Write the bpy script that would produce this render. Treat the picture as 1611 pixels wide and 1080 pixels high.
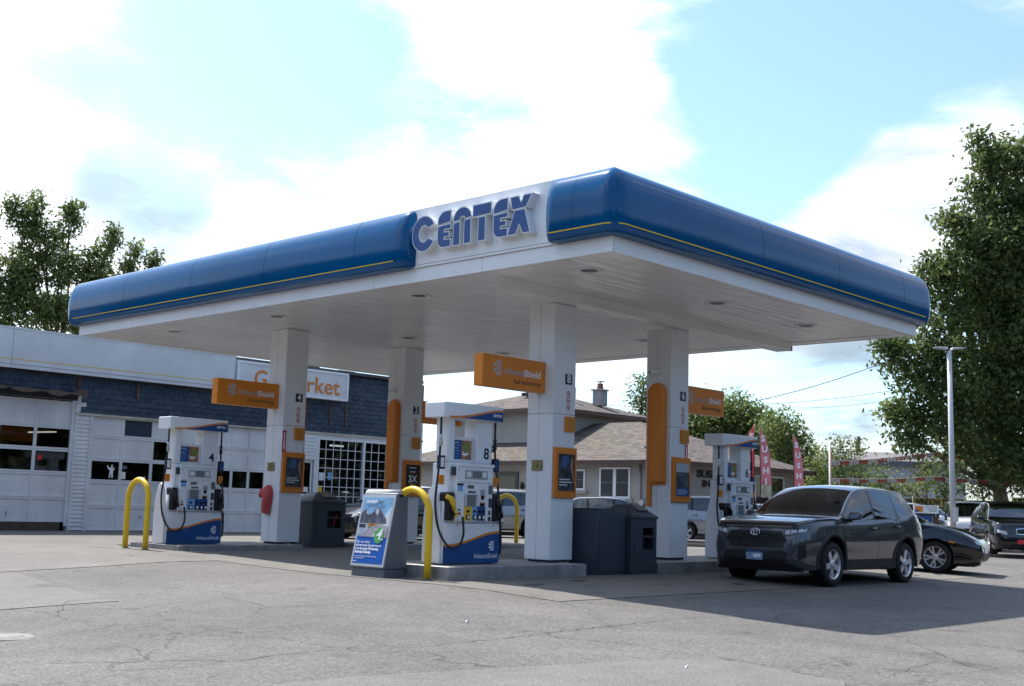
import bpy, bmesh, math, random
from mathutils import Vector, Matrix
R = math.radians
scene = bpy.context.scene
for o in list(bpy.data.objects):
    bpy.data.objects.remove(o)
# ------------------------------------------------------------------ camera
CAMZ = 1.050
def camera_axes(yaw, pitch, roll):
    fw = Vector((math.cos(yaw)*math.cos(pitch), math.sin(yaw)*math.cos(pitch), math.sin(pitch)))
    r = fw.cross(Vector((0, 0, 1))).normalized(); u = r.cross(fw)
    return fw, r*math.cos(roll)+u*math.sin(roll), u*math.cos(roll)-r*math.sin(roll)
FW, RT, UP = camera_axes(R(43.195), R(7.84), R(1.601))
cam_data = bpy.data.cameras.new('camera')
cam_data.sensor_width = 36.0
cam_data.lens = 36.0*1885.16/1611.0
cam_data.clip_start = 0.1
cam_data.clip_end = 3000
cam = bpy.data.objects.new('camera', cam_data)
scene.collection.objects.link(cam)
cam.matrix_world = Matrix(((RT.x, UP.x, -FW.x, 0), (RT.y, UP.y, -FW.y, 0), (RT.z, UP.z, -FW.z, CAMZ), (0, 0, 0, 1)))
scene.camera = cam
# ------------------------------------------------------------------ exposure
scene.view_settings.view_transform = 'Standard'
scene.view_settings.look = 'None'
scene.view_settings.gamma = 1.0
scene.view_settings.exposure = 1.20
scene.view_settings.use_curve_mapping = False
# ------------------------------------------------------------------ sun and sky
SUN = Vector((0.035, 0.545, 0.838)).normalized()       # towards the sun
sun_el = math.asin(SUN.z); sun_az = math.atan2(SUN.x, SUN.y)
ld = bpy.data.lights.new('sun', 'SUN'); ld.energy = 3.6; ld.angle = R(0.53); ld.color = (1.0, 0.955, 0.89)
sun = bpy.data.objects.new('sun', ld); scene.collection.objects.link(sun)
sun.rotation_euler = (-SUN).to_track_quat('-Z', 'Y').to_euler()

world = bpy.data.worlds.new('World'); scene.world = world; world.use_nodes = True
wt = world.node_tree; wt.nodes.clear()
def wn(t, **kw):
    n = wt.nodes.new(t)
    for k, v in kw.items(): setattr(n, k, v)
    return n
def wl(a, b): wt.links.new(a, b)
def wmath(op, a, b=None, clamp=False):
    n = wn('ShaderNodeMath', operation=op, use_clamp=clamp)
    for i, x in enumerate((a, b)):
        if x is None: continue
        if isinstance(x, (int, float)): n.inputs[i].default_value = x
        else: wl(x, n.inputs[i])
    return n.outputs[0]
sky = wn('ShaderNodeTexSky', sky_type='NISHITA', sun_disc=False)
sky.sun_elevation = sun_el; sky.sun_rotation = sun_az
sky.air_density = 1.0; sky.dust_density = 1.2; sky.ozone_density = 0.6
bg_sky = wn('ShaderNodeBackground'); bg_sky.inputs['Strength'].default_value = 0.108
tint = wn('ShaderNodeMix', data_type='RGBA', blend_type='MULTIPLY'); tint.inputs['Factor'].default_value = 1.0
wl(sky.outputs[0], tint.inputs['A']); tint.inputs['B'].default_value = (0.86, 1.0, 1.10, 1)
wl(tint.outputs['Result'], bg_sky.inputs['Color'])
# clouds: a flat-layer noise over the whole sky, with the banks of this day added in their directions
tc = wn('ShaderNodeTexCoord')
sep = wn('ShaderNodeSeparateXYZ'); wl(tc.outputs['Generated'], sep.inputs[0])
zz = wmath('ADD', wmath('MAXIMUM', sep.outputs[2], 0.0), 0.16)
comb = wn('ShaderNodeCombineXYZ')
wl(wmath('DIVIDE', sep.outputs[0], zz), comb.inputs[0]); wl(wmath('DIVIDE', sep.outputs[1], zz), comb.inputs[1])
def wnoise(scale, detail, rough, dist=0.0):
    n = wn('ShaderNodeTexNoise'); wl(comb.outputs[0], n.inputs['Vector'])
    n.inputs['Scale'].default_value = scale; n.inputs['Detail'].default_value = detail
    n.inputs['Roughness'].default_value = rough; n.inputs['Distortion'].default_value = dist
    return n.outputs['Fac']
n1 = wnoise(0.85, 8, 0.56, 0.25)
def sky_dir(px, py):
    return (FW + RT*((px-805.5)/1885.16) - UP*((py-540)/1885.16)).normalized()
def blob(px, py, rad):
    d = sky_dir(px, py)
    n = wn('ShaderNodeVectorMath', operation='DOT_PRODUCT'); wl(tc.outputs['Generated'], n.inputs[0]); n.inputs[1].default_value = d
    c = math.cos(rad/1885.16)
    mr = wn('ShaderNodeMapRange', interpolation_type='SMOOTHSTEP'); mr.clamp = True
    wl(n.outputs['Value'], mr.inputs[0]); mr.inputs[1].default_value = c; mr.inputs[2].default_value = 1.0
    return mr.outputs[0]
n3 = wnoise(4.6, 8, 0.64, 0.5)
cover = wmath('ADD', wmath('MULTIPLY', n1, 1.5), wmath('ADD', wmath('MULTIPLY', n3, 0.80), -0.66))
BANKS = [(30, 130, 280, .16), (480, 330, 300, .20), (60, 330, 220, .14), (620, 10, 130, .16), (720, 40, 120, .20), (830, 80, 120, .22), (930, 130, 120, .22), (1010, 185, 90, .14),
         (760, 250, 240, .20), (1000, 270, 190, .20), (1480, 290, 170, .36), (1410, 330, 150, .28), (1340, 400, 180, .24), (1560, 300, 120, .2), (1300, 560, 260, .10), (180, 430, 300, .18), (640, 420, 300, .12), (1150, 700, 260, .08),
         (1280, 120, 260, -.20), (1480, 80, 220, -.18), (1130, 40, 150, -.16), (400, 60, 260, -.13), (560, 110, 150, -.08), (1230, 250, 120, -.14), (1160, 270, 90, -.10), (1240, 600, 130, -.10), (1410, 430, 70, -.2)]
for px, py, rad, wgt in BANKS:
    cover = wmath('ADD', cover, wmath('MULTIPLY', blob(px, py, rad), wgt))
ramp = wn('ShaderNodeMapRange', interpolation_type='SMOOTHSTEP'); wl(cover, ramp.inputs[0])
ramp.inputs[1].default_value = 0.36; ramp.inputs[2].default_value = 0.82
n2 = wnoise(2.3, 6, 0.6, 0.4)
cr = wn('ShaderNodeValToRGB'); wl(n2, cr.inputs[0])
cr.color_ramp.elements[0].position = 0.33; cr.color_ramp.elements[0].color = (0.36, 0.44, 0.55, 1)
cr.color_ramp.elements[1].position = 0.64; cr.color_ramp.elements[1].color = (0.95, 0.95, 0.96, 1)
gm_ = None
for px, py, rad in ((165, 292, 80), (225, 302, 95), (290, 322, 75), (1330, 600, 120), (1170, 655, 90)):      # thick grey-blue cloud bases
    gm_ = blob(px, py, rad) if gm_ is None else wmath('MAXIMUM', gm_, blob(px, py, rad))
gmx = wn('ShaderNodeMix', data_type='RGBA'); wl(wmath('MULTIPLY', gm_, 0.85), gmx.inputs['Factor']); wl(cr.outputs[0], gmx.inputs['A']); gmx.inputs['B'].default_value = (0.24, 0.34, 0.43, 1)
bg_cloud = wn('ShaderNodeBackground'); wl(gmx.outputs['Result'], bg_cloud.inputs['Color'])
# clouds scatter sunlight forwards: brightest round the sun, dull on the far side of the sky
sd_ = wn('ShaderNodeVectorMath', operation='DOT_PRODUCT'); wl(tc.outputs['Generated'], sd_.inputs[0]); sd_.inputs[1].default_value = SUN
fsc = wn('ShaderNodeMapRange', interpolation_type='SMOOTHSTEP'); wl(sd_.outputs['Value'], fsc.inputs[0])
fsc.inputs[1].default_value = -0.15; fsc.inputs[2].default_value = 0.85; fsc.inputs[3].default_value = 0.26; fsc.inputs[4].default_value = 1.0
wl(fsc.outputs[0], bg_cloud.inputs['Strength'])
mixw = wn('ShaderNodeMixShader'); wl(ramp.outputs[0], mixw.inputs[0]); wl(bg_sky.outputs[0], mixw.inputs[1]); wl(bg_cloud.outputs[0], mixw.inputs[2])
wo = wn('ShaderNodeOutputWorld'); wl(mixw.outputs[0], wo.inputs[0])
try:
    scene.cycles.max_bounces = 8; scene.cycles.diffuse_bounces = 4; scene.cycles.glossy_bounces = 4
    scene.cycles.transmission_bounces = 6; scene.cycles.transparent_max_bounces = 10
    scene.cycles.use_denoising = True
    scene.cycles.sample_clamp_indirect = 6.0
except Exception: pass

# ------------------------------------------------------------------ helpers
COL = scene.collection
def lerp(a, b, t): return a+(b-a)*t
def smooth(a, b, x):
    t = min(1, max(0, (x-a)/(b-a))); return t*t*(3-2*t)
def gz(x, y):
    """height of the ground: level under the canopy, falling towards the street, rising a touch to the shop"""
    d = max(12.0-y, 11.2-x, 0.0) if (y < 12.0 or x < 11.2) else 0.0
    z = -0.036*max(d-0.3, 0)*smooth(0, 2.0, d)
    return max(z, -0.5) + 0.10*smooth(14, 20, y)*smooth(32, 20, x)

class MB:
    """collects faces; build() links them as one mesh object"""
    def __init__(s): s.v = []; s.f = []; s.m = []; s.sm = []
    def add(s, vs, fs, mi=0, sm=False):
        b = len(s.v); s.v += [tuple(p) for p in vs]
        for f in fs: s.f.append([b+i for i in f]); s.m.append(mi); s.sm.append(sm)
        return s
    def box(s, x0, x1, y0, y1, z0, z1, mi=0):
        vs = [(x0,y0,z0),(x1,y0,z0),(x1,y1,z0),(x0,y1,z0),(x0,y0,z1),(x1,y0,z1),(x1,y1,z1),(x0,y1,z1)]
        return s.add(vs, [(0,3,2,1),(4,5,6,7),(0,1,5,4),(1,2,6,5),(2,3,7,6),(3,0,4,7)], mi)
    def hexa(s, p, mi=0):
        """8 corners, bottom ring then top ring"""
        return s.add(p, [(0,3,2,1),(4,5,6,7),(0,1,5,4),(1,2,6,5),(2,3,7,6),(3,0,4,7)], mi)
    def prism(s, poly, o, a, b, n, t, mi=0, sm=False):
        """2-D polygon (counter-clockwise seen against n) at origin o with axes a,b, extruded t along n"""
        o, a, b, n = Vector(o), Vector(a), Vector(b), Vector(n)
        k = len(poly); base = [o+a*p[0]+b*p[1] for p in poly]; top = [q+n*t for q in base]
        fs = [list(range(k-1, -1, -1)), list(range(k, 2*k))]
        s.add(base+top, fs, mi)
        b0 = len(s.v)-2*k
        for i in range(k):
            j = (i+1) % k; s.f.append([b0+i, b0+j, b0+k+j, b0+k+i]); s.m.append(mi); s.sm.append(sm)
        return s
    def tube(s, pts, rad, n=8, mi=0, cap=True, closed=False):
        pts = [Vector(p) for p in pts]; rings = []; up = None
        N = len(pts)
        for i, p in enumerate(pts):
            if closed: t = (pts[(i+1) % N]-pts[i-1])
            else: t = (pts[min(i+1, N-1)]-pts[max(i-1, 0)])
            t.normalize()
            if up is None:
                up = Vector((0,0,1)) if abs(t.z) < .9 else Vector((1,0,0))
            sd = t.cross(up)
            if sd.length < 1e-4: sd = t.cross(Vector((0,1,0)))
            sd.normalize(); up = sd.cross(t).normalized()
            rr = rad[i] if isinstance(rad, (list, tuple)) else rad
            rings.append([p+(sd*math.cos(2*math.pi*k/n)+up*math.sin(2*math.pi*k/n))*rr for k in range(n)])
        b = len(s.v)
        for r_ in rings: s.v += [tuple(q) for q in r_]
        M_ = N if closed else N-1
        for i in range(M_):
            for k in range(n):
                a0 = b+i*n; a1 = b+((i+1) % N)*n
                s.f.append([a0+k, a0+(k+1) % n, a1+(k+1) % n, a1+k]); s.m.append(mi); s.sm.append(True)
        if cap and not closed:
            s.f.append([b+k for k in range(n-1, -1, -1)]); s.m.append(mi); s.sm.append(False)
            s.f.append([b+(N-1)*n+k for k in range(n)]); s.m.append(mi); s.sm.append(False)
        return s
    def lathe(s, prof, o, ax, n=24, mi=0, sm=True, cap=True):
        """profile of (radius, along) turned about ax through o"""
        o, ax = Vector(o), Vector(ax).normalized()
        e1 = ax.orthogonal().normalized(); e2 = ax.cross(e1)
        b = len(s.v)
        for r_, h_ in prof:
            for k in range(n):
                a = 2*math.pi*k/n; s.v.append(tuple(o+ax*h_+(e1*math.cos(a)+e2*math.sin(a))*r_))
        for i in range(len(prof)-1):
            for k in range(n):
                s.f.append([b+i*n+k, b+i*n+(k+1) % n, b+(i+1)*n+(k+1) % n, b+(i+1)*n+k]); s.m.append(mi); s.sm.append(sm)
        if cap:
            s.f.append([b+k for k in range(n-1, -1, -1)]); s.m.append(mi); s.sm.append(False)
            s.f.append([b+(len(prof)-1)*n+k for k in range(n)]); s.m.append(mi); s.sm.append(False)
        return s
    def grid(s, P, mi=0, sm=True):
        """P[i][j] points"""
        b = len(s.v); nj = len(P[0])
        for row in P: s.v += [tuple(q) for q in row]
        for i in range(len(P)-1):
            for j in range(nj-1):
                s.f.append([b+i*nj+j, b+i*nj+j+1, b+(i+1)*nj+j+1, b+(i+1)*nj+j]); s.m.append(mi); s.sm.append(sm)
        return s
    def mesh(s, name):
        me = bpy.data.meshes.new(name); me.from_pydata(s.v, [], s.f)
        me.polygons.foreach_set('material_index', s.m); me.polygons.foreach_set('use_smooth', s.sm)
        me.update(); return me
    def build(s, name, mats, parent=None, bevel=0, loc=None, fix=False, sharp=None):
        me = s.mesh(name)
        if fix or bevel:
            bm = bmesh.new(); bm.from_mesh(me)
            if fix: bmesh.ops.remove_doubles(bm, verts=bm.verts, dist=1e-5)
            bmesh.ops.recalc_face_normals(bm, faces=bm.faces); bm.to_mesh(me); bm.free()
        if sharp: me.set_sharp_from_angle(angle=R(sharp))
        for m_ in (mats if isinstance(mats, (list, tuple)) else [mats]): me.materials.append(m_)
        o = bpy.data.objects.new(name, me); COL.objects.link(o)
        if parent is not None: o.parent = parent
        if loc is not None: o.location = loc
        if bevel:
            md = o.modifiers.new('bevel', 'BEVEL'); md.width = bevel; md.segments = 2; md.limit_method = 'ANGLE'; md.angle_limit = R(40)
            for pl in me.polygons: pl.use_smooth = True
            me.set_sharp_from_angle(angle=R(50))
        return o
def tag(o, label=None, cat=None, group=None, kind=None):
    for k, v in (('label', label), ('category', cat), ('group', group), ('kind', kind)):
        if v: o[k] = v
    return o
def thing(name, label, cat, loc=(0,0,0), rz=0, group=None):
    o = bpy.data.objects.new(name, None); COL.objects.link(o)
    o.empty_display_size = 0.2; o.location = loc; o.rotation_euler = (0, 0, rz)
    return tag(o, label, cat, group)
def copy_tree(o, parent=None):
    c = o.copy(); COL.objects.link(c); c.parent = parent
    for ch in [x for x in COL.objects if x.parent == o]: copy_tree(ch, c)
    return c
def atD(px, py, D): return Vector((0, 0, CAMZ)) + FW*D + RT*(px-805.5)/1885.16*D - UP*(py-540)/1885.16*D

# ---- materials
def mat(name, col, rough=.5, metal=0.0, var=0.0, vscale=3.0, bump=0.0, bscale=40.0, spec=.5, coat=0.0, emit=None, trans=0.0, ior=1.45, alpha=1.0, detail=5, stretch=None, sheen=0):
    m = bpy.data.materials.new(name); m.use_nodes = True; nt = m.node_tree; b = nt.nodes['Principled BSDF']
    b.inputs['Base Color'].default_value = (*col, 1); b.inputs['Roughness'].default_value = rough; b.inputs['Metallic'].default_value = metal
    b.inputs['Specular IOR Level'].default_value = spec; b.inputs['Coat Weight'].default_value = coat; b.inputs['Coat Roughness'].default_value = .04
    b.inputs['Transmission Weight'].default_value = trans; b.inputs['IOR'].default_value = ior; b.inputs['Alpha'].default_value = alpha
    if emit: b.inputs['Emission Color'].default_value = (*col, 1); b.inputs['Emission Strength'].default_value = emit
    if var or bump:
        g = nt.nodes.new('ShaderNodeNewGeometry'); src = g.outputs['Position']
        if stretch:
            mp = nt.nodes.new('ShaderNodeMapping'); mp.inputs['Scale'].default_value = stretch; nt.links.new(src, mp.inputs[0]); src = mp.outputs[0]
    if var:
        n = nt.nodes.new('ShaderNodeTexNoise'); n.inputs['Scale'].default_value = vscale; n.inputs['Detail'].default_value = detail; n.inputs['Roughness'].default_value = .62
        nt.links.new(src, n.inputs['Vector'])
        r_ = nt.nodes.new('ShaderNodeValToRGB'); nt.links.new(n.outputs['Fac'], r_.inputs[0])
        r_.color_ramp.elements[0].position = .3; r_.color_ramp.elements[1].position = .7
        r_.color_ramp.elements[0].color = (*[max(0, c*(1-var)) for c in col], 1); r_.color_ramp.elements[1].color = (*[min(1, c*(1+var*.6)) for c in col], 1)
        nt.links.new(r_.outputs[0], b.inputs['Base Color'])
        mr = nt.nodes.new('ShaderNodeMapRange'); nt.links.new(n.outputs['Fac'], mr.inputs[0]); mr.inputs[3].default_value = min(1, rough*1.15+.02); mr.inputs[4].default_value = rough*.85
        nt.links.new(mr.outputs[0], b.inputs['Roughness'])
    if bump:
        n = nt.nodes.new('ShaderNodeTexNoise'); n.inputs['Scale'].default_value = bscale; n.inputs['Detail'].default_value = 4
        nt.links.new(src, n.inputs['Vector'])
        bp = nt.nodes.new('ShaderNodeBump'); bp.inputs['Strength'].default_value = bump; bp.inputs['Distance'].default_value = .02
        nt.links.new(n.outputs['Fac'], bp.inputs['Height']); nt.links.new(bp.outputs[0], b.inputs['Normal'])
    return m
def glassy(name, tintc, rough=.03, refl=.03):
    """thin dark glazing: mirror-like skin over a see-through tint"""
    m = bpy.data.materials.new(name); m.use_nodes = True; nt = m.node_tree; nt.nodes.clear()
    tr = nt.nodes.new('ShaderNodeBsdfTransparent'); tr.inputs[0].default_value = (*tintc, 1)
    gl = nt.nodes.new('ShaderNodeBsdfGlossy'); gl.inputs['Roughness'].default_value = rough; gl.inputs[0].default_value = (.9,.95,1,1)
    fr = nt.nodes.new('ShaderNodeFresnel'); fr.inputs[0].default_value = 1.55
    ad = nt.nodes.new('ShaderNodeMath'); ad.operation = 'ADD'; ad.use_clamp = True; nt.links.new(fr.outputs[0], ad.inputs[0]); ad.inputs[1].default_value = refl
    mx = nt.nodes.new('ShaderNodeMixShader'); nt.links.new(ad.outputs[0], mx.inputs[0]); nt.links.new(tr.outputs[0], mx.inputs[1]); nt.links.new(gl.outputs[0], mx.inputs[2])
    o = nt.nodes.new('ShaderNodeOutputMaterial'); nt.links.new(mx.outputs[0], o.inputs[0]); return m
WHITE = mat('white_enamel', (.80,.81,.825), .28, var=.06, vscale=1.3)
WHITE_DULL = mat('white_paint', (.68,.69,.70), .5, var=.10, vscale=1.1)
BLUE = mat('blue_gelcoat', (.0,.078,.215), .11, coat=.0, var=.16, vscale=.6, bump=.014, bscale=2.6, spec=.36)
SIGNBLUE = mat('sign_blue', (.018,.07,.24), .35, var=.08)
PUMPBLUE = mat('pump_blue', (.012,.075,.25), .3, var=.10)
SKYBLUE = mat('light_blue_print', (.16,.38,.72), .4, var=.06)
ORANGE = mat('orange_paint', (.72,.22,.018), .38, var=.06, vscale=1.5)
ORANGE_DEEP = mat('deep_orange_print', (.60,.17,.03), .45)
YELLOW = mat('yellow_paint', (.78,.50,.02), .36, var=.10, vscale=5, bump=.02)
YSTRIPE = mat('yellow_vinyl', (.72,.50,.05), .4)
GREY = mat('grey_plastic', (.115,.13,.15), .45, var=.06)
DARKGREY = mat('charcoal_plastic', (.042,.053,.070), .42, var=.10, bump=.04, bscale=120)
BLACK = mat('black_rubber', (.012,.012,.013), .5)
BLACKGLOSS = mat('black_gloss', (.010,.010,.012), .15)
STEEL = mat('stainless_steel', (.55,.55,.54), .32, metal=.9, var=.12, vscale=9)
CHROME = mat('chrome', (.75,.76,.78), .10, metal=1.0)
RED = mat('red_print', (.55,.03,.03), .45)
REDCLOTH = mat('red_vinyl', (.52,.07,.07), .6, var=.12, vscale=14)
GREEN = mat('green_print', (.07,.36,.09), .45)
BRASS = mat('weathered_brass', (.27,.22,.10), .45, metal=.3, var=.2, vscale=30)
NAVY = mat('navy_print', (.012,.02,.05), .45)
PAPER = mat('white_print', (.78,.79,.80), .5)
SILVERTXT = mat('silver_vinyl', (.45,.45,.46), .35)
DARKTXT = mat('grey_vinyl', (.16,.09,.05), .5)
RUST = mat('rust_stain', (.16,.075,.035), .8, var=.3, vscale=8)

# ---- lettering
def text_mesh(body, size=1.0, depth=0.004, sx=1.0, shear=0.0, bold=0.0, align='CENTER', spacing=1.0):
    cu = bpy.data.curves.new('lettering', 'FONT'); cu.body = body; cu.size = size; cu.align_x = align; cu.align_y = 'CENTER'
    cu.extrude = depth/2; cu.shear = shear; cu.offset = bold; cu.resolution_u = 3; cu.space_character = spacing
    ob = bpy.data.objects.new('lettering', cu); COL.objects.link(ob)
    bpy.context.view_layer.update()
    me = bpy.data.meshes.new_from_object(ob.evaluated_get(bpy.context.evaluated_depsgraph_get()))
    bpy.data.objects.remove(ob); bpy.data.curves.remove(cu)
    for v in me.vertices: v.co.x *= sx
    return me
_tm = {}
def text(name, body, m, o, right, up, size, parent=None, depth=.004, width=None, **kw):
    """lettering standing on the plane through o (its middle) with axes right, up"""
    key = (body, size, depth, width, m.name, tuple(sorted(kw.items())))
    if key not in _tm:
        me = text_mesh(body, size, depth, **kw)
        if width:
            xs = [v.co.x for v in me.vertices]; k = width/(max(xs)-min(xs)) if xs else 1
            for v in me.vertices: v.co.x *= k
        me.materials.clear(); me.materials.append(m); _tm[key] = me
    ob = bpy.data.objects.new(name, _tm[key]); COL.objects.link(ob); ob.parent = parent
    r_, u_ = Vector(right).normalized(), Vector(up).normalized(); n_ = r_.cross(u_)
    ob.matrix_basis = Matrix(((r_.x,u_.x,n_.x,o[0]),(r_.y,u_.y,n_.y,o[1]),(r_.z,u_.z,n_.z,o[2]),(0,0,0,1)))
    return ob
def rrect(w, h_, r_, n=4):
    """rounded rectangle centred on 0"""
    P = []
    for cx_, cy_, a0 in ((w/2-r_, h_/2-r_, 0), (-w/2+r_, h_/2-r_, 90), (-w/2+r_, -h_/2+r_, 180), (w/2-r_, -h_/2+r_, 270)):
        for k in range(n+1):
            a = R(a0+90*k/n); P.append((cx_+r_*math.cos(a), cy_+r_*math.sin(a)))
    return P
def circle(r_, n=20, cx_=0, cy_=0): return [(cx_+r_*math.cos(2*math.pi*k/n), cy_+r_*math.sin(2*math.pi*k/n)) for k in range(n)]
def offset_poly(P, d):
    n = len(P); Q = []
    for i in range(n):
        p0, p1, p2 = Vector(P[i-1]), Vector(P[i]), Vector(P[(i+1) % n])
        e1, e2 = (p1-p0).normalized(), (p2-p1).normalized()
        n1_, n2_ = Vector((e1.y, -e1.x)), Vector((e2.y, -e2.x))
        k = 1+n1_.dot(n2_)
        b = (n1_+n2_)/max(k, .45); Q.append(tuple(p1+b*d))
    return Q
AX_Y = dict(a=(1,0,0), b=(0,0,1), n=(0,-1,0))     # a face looking towards -Y
AX_X = dict(a=(0,-1,0), b=(0,0,1), n=(-1,0,0))    # a face looking towards -X
def plate(name, m, parent, ax, o, poly, t, bevel=0, **kw):
    return MB().prism(poly, o, ax['a'], ax['b'], ax['n'], t).build(name, m, parent, bevel=bevel, **kw)
def rect(w, h_): return [(-w/2,-h_/2),(w/2,-h_/2),(w/2,h_/2),(-w/2,h_/2)]
def fan_logo(parent, m, ax, o, r_, t=.003):
    """the round burst of six blades fanning out from its right-hand side"""
    mb = MB(); hx = .62*r_; N = 6
    for k in range(N):
        a0, a1 = R(lerp(98, 262, k/N)+5), R(lerp(98, 262, (k+1)/N)-5)
        def hit(a):
            dx, dy = math.cos(a), math.sin(a); b = hx*dx; c = hx*hx-r_*r_
            return -b+math.sqrt(b*b-c)
        p = [(hx+.16*r_*math.cos(a), .16*r_*math.sin(a)) for a in ((a0+a1)/2,)]
        p += [(hx+hit(a)*math.cos(a), hit(a)*math.sin(a)) for a in (a0, (3*a0+a1)/4, (a0+a1)/2, (a0+3*a1)/4, a1)]
        mb.prism(p, o, ax['a'], ax['b'], ax['n'], t)
    return mb.build('logo', m, parent, fix=True)
# ================================================================== ground
def ground_material(name, base, dark, light, grain, crack, warm=0.0):
    m = bpy.data.materials.new(name); m.use_nodes = True; nt = m.node_tree; b = nt.nodes['Principled BSDF']
    N = nt.nodes.new; L = nt.links.new
    g = N('ShaderNodeNewGeometry'); P = g.outputs['Position']
    def noise(s, d, r=.6, dist=0):
        n = N('ShaderNodeTexNoise'); L(P, n.inputs['Vector']); n.inputs['Scale'].default_value = s; n.inputs['Detail'].default_value = d; n.inputs['Roughness'].default_value = r; n.inputs['Distortion'].default_value = dist; return n
    def ramp(fac, p0, c0, p1, c1):
        r_ = N('ShaderNodeValToRGB'); L(fac, r_.inputs[0]); e = r_.color_ramp.elements
        e[0].position = p0; e[0].color = (*c0, 1); e[1].position = p1; e[1].color = (*c1, 1); return r_.outputs[0]
    def mix(kind, f, A, B):
        x = N('ShaderNodeMix'); x.data_type = 'RGBA'; x.blend_type = kind
        if isinstance(f, float): x.inputs['Factor'].default_value = f
        else: L(f, x.inputs['Factor'])
        L(A, x.inputs['A']); L(B, x.inputs['B']); return x.outputs['Result']
    big = noise(.35, 6, .62, .3); c = ramp(big.outputs['Fac'], .32, dark, .68, light)
    mid = noise(2.2, 6, .65); c = mix('MULTIPLY', .55, c, ramp(mid.outputs['Fac'], .3, (.72,.72,.72), .65, (1.05,1.04,1.03)))
    gr = N('ShaderNodeTexVoronoi'); L(P, gr.inputs['Vector']); gr.inputs['Scale'].default_value = grain
    c = mix('MULTIPLY', .75, c, ramp(gr.outputs['Color'], .05, (.55,.55,.56), .85, (1.35,1.33,1.30)))
    fine = noise(grain*.35, 3, .7); c = mix('MULTIPLY', .6, c, ramp(fine.outputs['Fac'], .35, (.68,.68,.68), .62, (1.15,1.15,1.14)))
    # oil drips and tyre grime
    oil = noise(1.1, 4, .55); c = mix('MULTIPLY', .8, c, ramp(oil.outputs['Fac'], .22, (.42,.42,.43), .36, (1,1,1)))
    if crack:
        wv = noise(1.4, 4); sc = N('ShaderNodeVectorMath'); sc.operation = 'SCALE'; L(wv.outputs['Color'], sc.inputs[0]); sc.inputs['Scale'].default_value = .9
        ad = N('ShaderNodeVectorMath'); ad.operation = 'ADD'; L(P, ad.inputs[0]); L(sc.outputs[0], ad.inputs[1])
        v = N('ShaderNodeTexVoronoi'); v.feature = 'DISTANCE_TO_EDGE'; L(ad.outputs[0], v.inputs['Vector']); v.inputs['Scale'].default_value = crack
        cm = noise(.25, 2); gate = ramp(cm.outputs['Fac'], .42, (0,0,0), .56, (1,1,1))
        ck = ramp(v.outputs['Distance'], (.002), (.52,.52,.52), .008, (1,1,1))
        one = N('ShaderNodeRGB'); one.outputs[0].default_value = (1,1,1,1)
        c = mix('MULTIPLY', 1.0, c, mix('MIX', gate, one.outputs[0], ck))
    L(c, b.inputs['Base Color']); b.inputs['Roughness'].default_value = .88; b.inputs['Specular IOR Level'].default_value = .3
    bp = N('ShaderNodeBump'); bp.inputs['Strength'].default_value = .45; bp.inputs['Distance'].default_value = .006
    L(gr.outputs['Distance'], bp.inputs['Height']); L(bp.outputs[0], b.inputs['Normal'])
    return m
ASPHALT = ground_material('worn_asphalt', .2, (.106,.101,.097), (.148,.141,.135), 55, .32)
CONCRETE = ground_material('pad_concrete', .3, (.140,.132,.123), (.180,.170,.158), 90, 0)
PATCHC = ground_material('patch_concrete', .3, (.145,.138,.132), (.170,.162,.156), 120, 0)
ROADM = ground_material('street_asphalt', .1, (.10,.10,.10), (.14,.138,.135), 55, 0)
def axis(lo, fine0, fine1, hi, step):
    xs = [fine0+step*i for i in range(int(round((fine1-fine0)/step))+1)]
    d = step; x = fine0; left = []
    while x > lo: d *= 1.35; x -= d; left.append(max(x, lo))
    d = step; x = fine1; right = []
    while x < hi: d *= 1.35; x += d; right.append(min(x, hi))
    return left[::-1]+xs+right
gx = axis(-350, -2, 34, 900, .5); gy = axis(-350, -2, 34, 900, .5)
gm = MB().grid([[(x, y, gz(x, y)) for x in gx] for y in gy], sm=True)
ground = tag(gm.build('ground', ASPHALT), kind='structure')
def sheet(name, m, x0, x1, y0, y1, lift, nx=None, ny=None, jit=None):
    nx = nx or max(1, int((x1-x0)/.5)); ny = ny or max(1, int((y1-y0)/.5))
    P = []
    for j in range(ny+1):
        row = []
        for i in range(nx+1):
            x = lerp(x0, x1, i/nx); y = lerp(y0, y1, j/ny)
            if jit:
                if i in (0, nx): x += jit*math.sin(y*3.1)+jit*.6*math.sin(y*7.7)
                if j in (0, ny): y += jit*math.sin(x*2.7)+jit*.6*math.sin(x*8.3)
            row.append((x, y, gz(x, y)+lift))
        P.append(row)
    return MB().grid(P).build(name, m)
# concrete slabs of the forecourt, each with an open joint round it
pad = tag(bpy.data.objects.new('concrete_pad', None), kind='structure'); COL.objects.link(pad)
def slab(x0, x1, y0, y1, jit=None):
    o = sheet('slab', CONCRETE, x0+.008, x1-.008, y0+.008, y1-.008, .006, jit=jit); o.parent = pad
pxs = [11.35, 15.9, 20.4, 24.9]; pys = [9.75, 12.6, 16.2, 19.7, 23.3, 27.0, 31.0]
for i in range(3):
    for j in range(6): slab(pxs[i], pxs[i+1], pys[j], pys[j+1])
for x0, x1 in ((-9, -4), (-4, 1.2), (1.2, 6.3), (6.3, 11.35)):
    for y0, y1 in ((17.15, 21.5), (21.5, 26.2), (26.2, 31.0)): slab(x0, x1, y0, y1)
for x0, x1 in ((24.9, 32), (32, 40)):
    for y0, y1 in ((19.7, 25), (25, 31)): slab(x0, x1, y0, y1)
patch = MB()
rows = []
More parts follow.
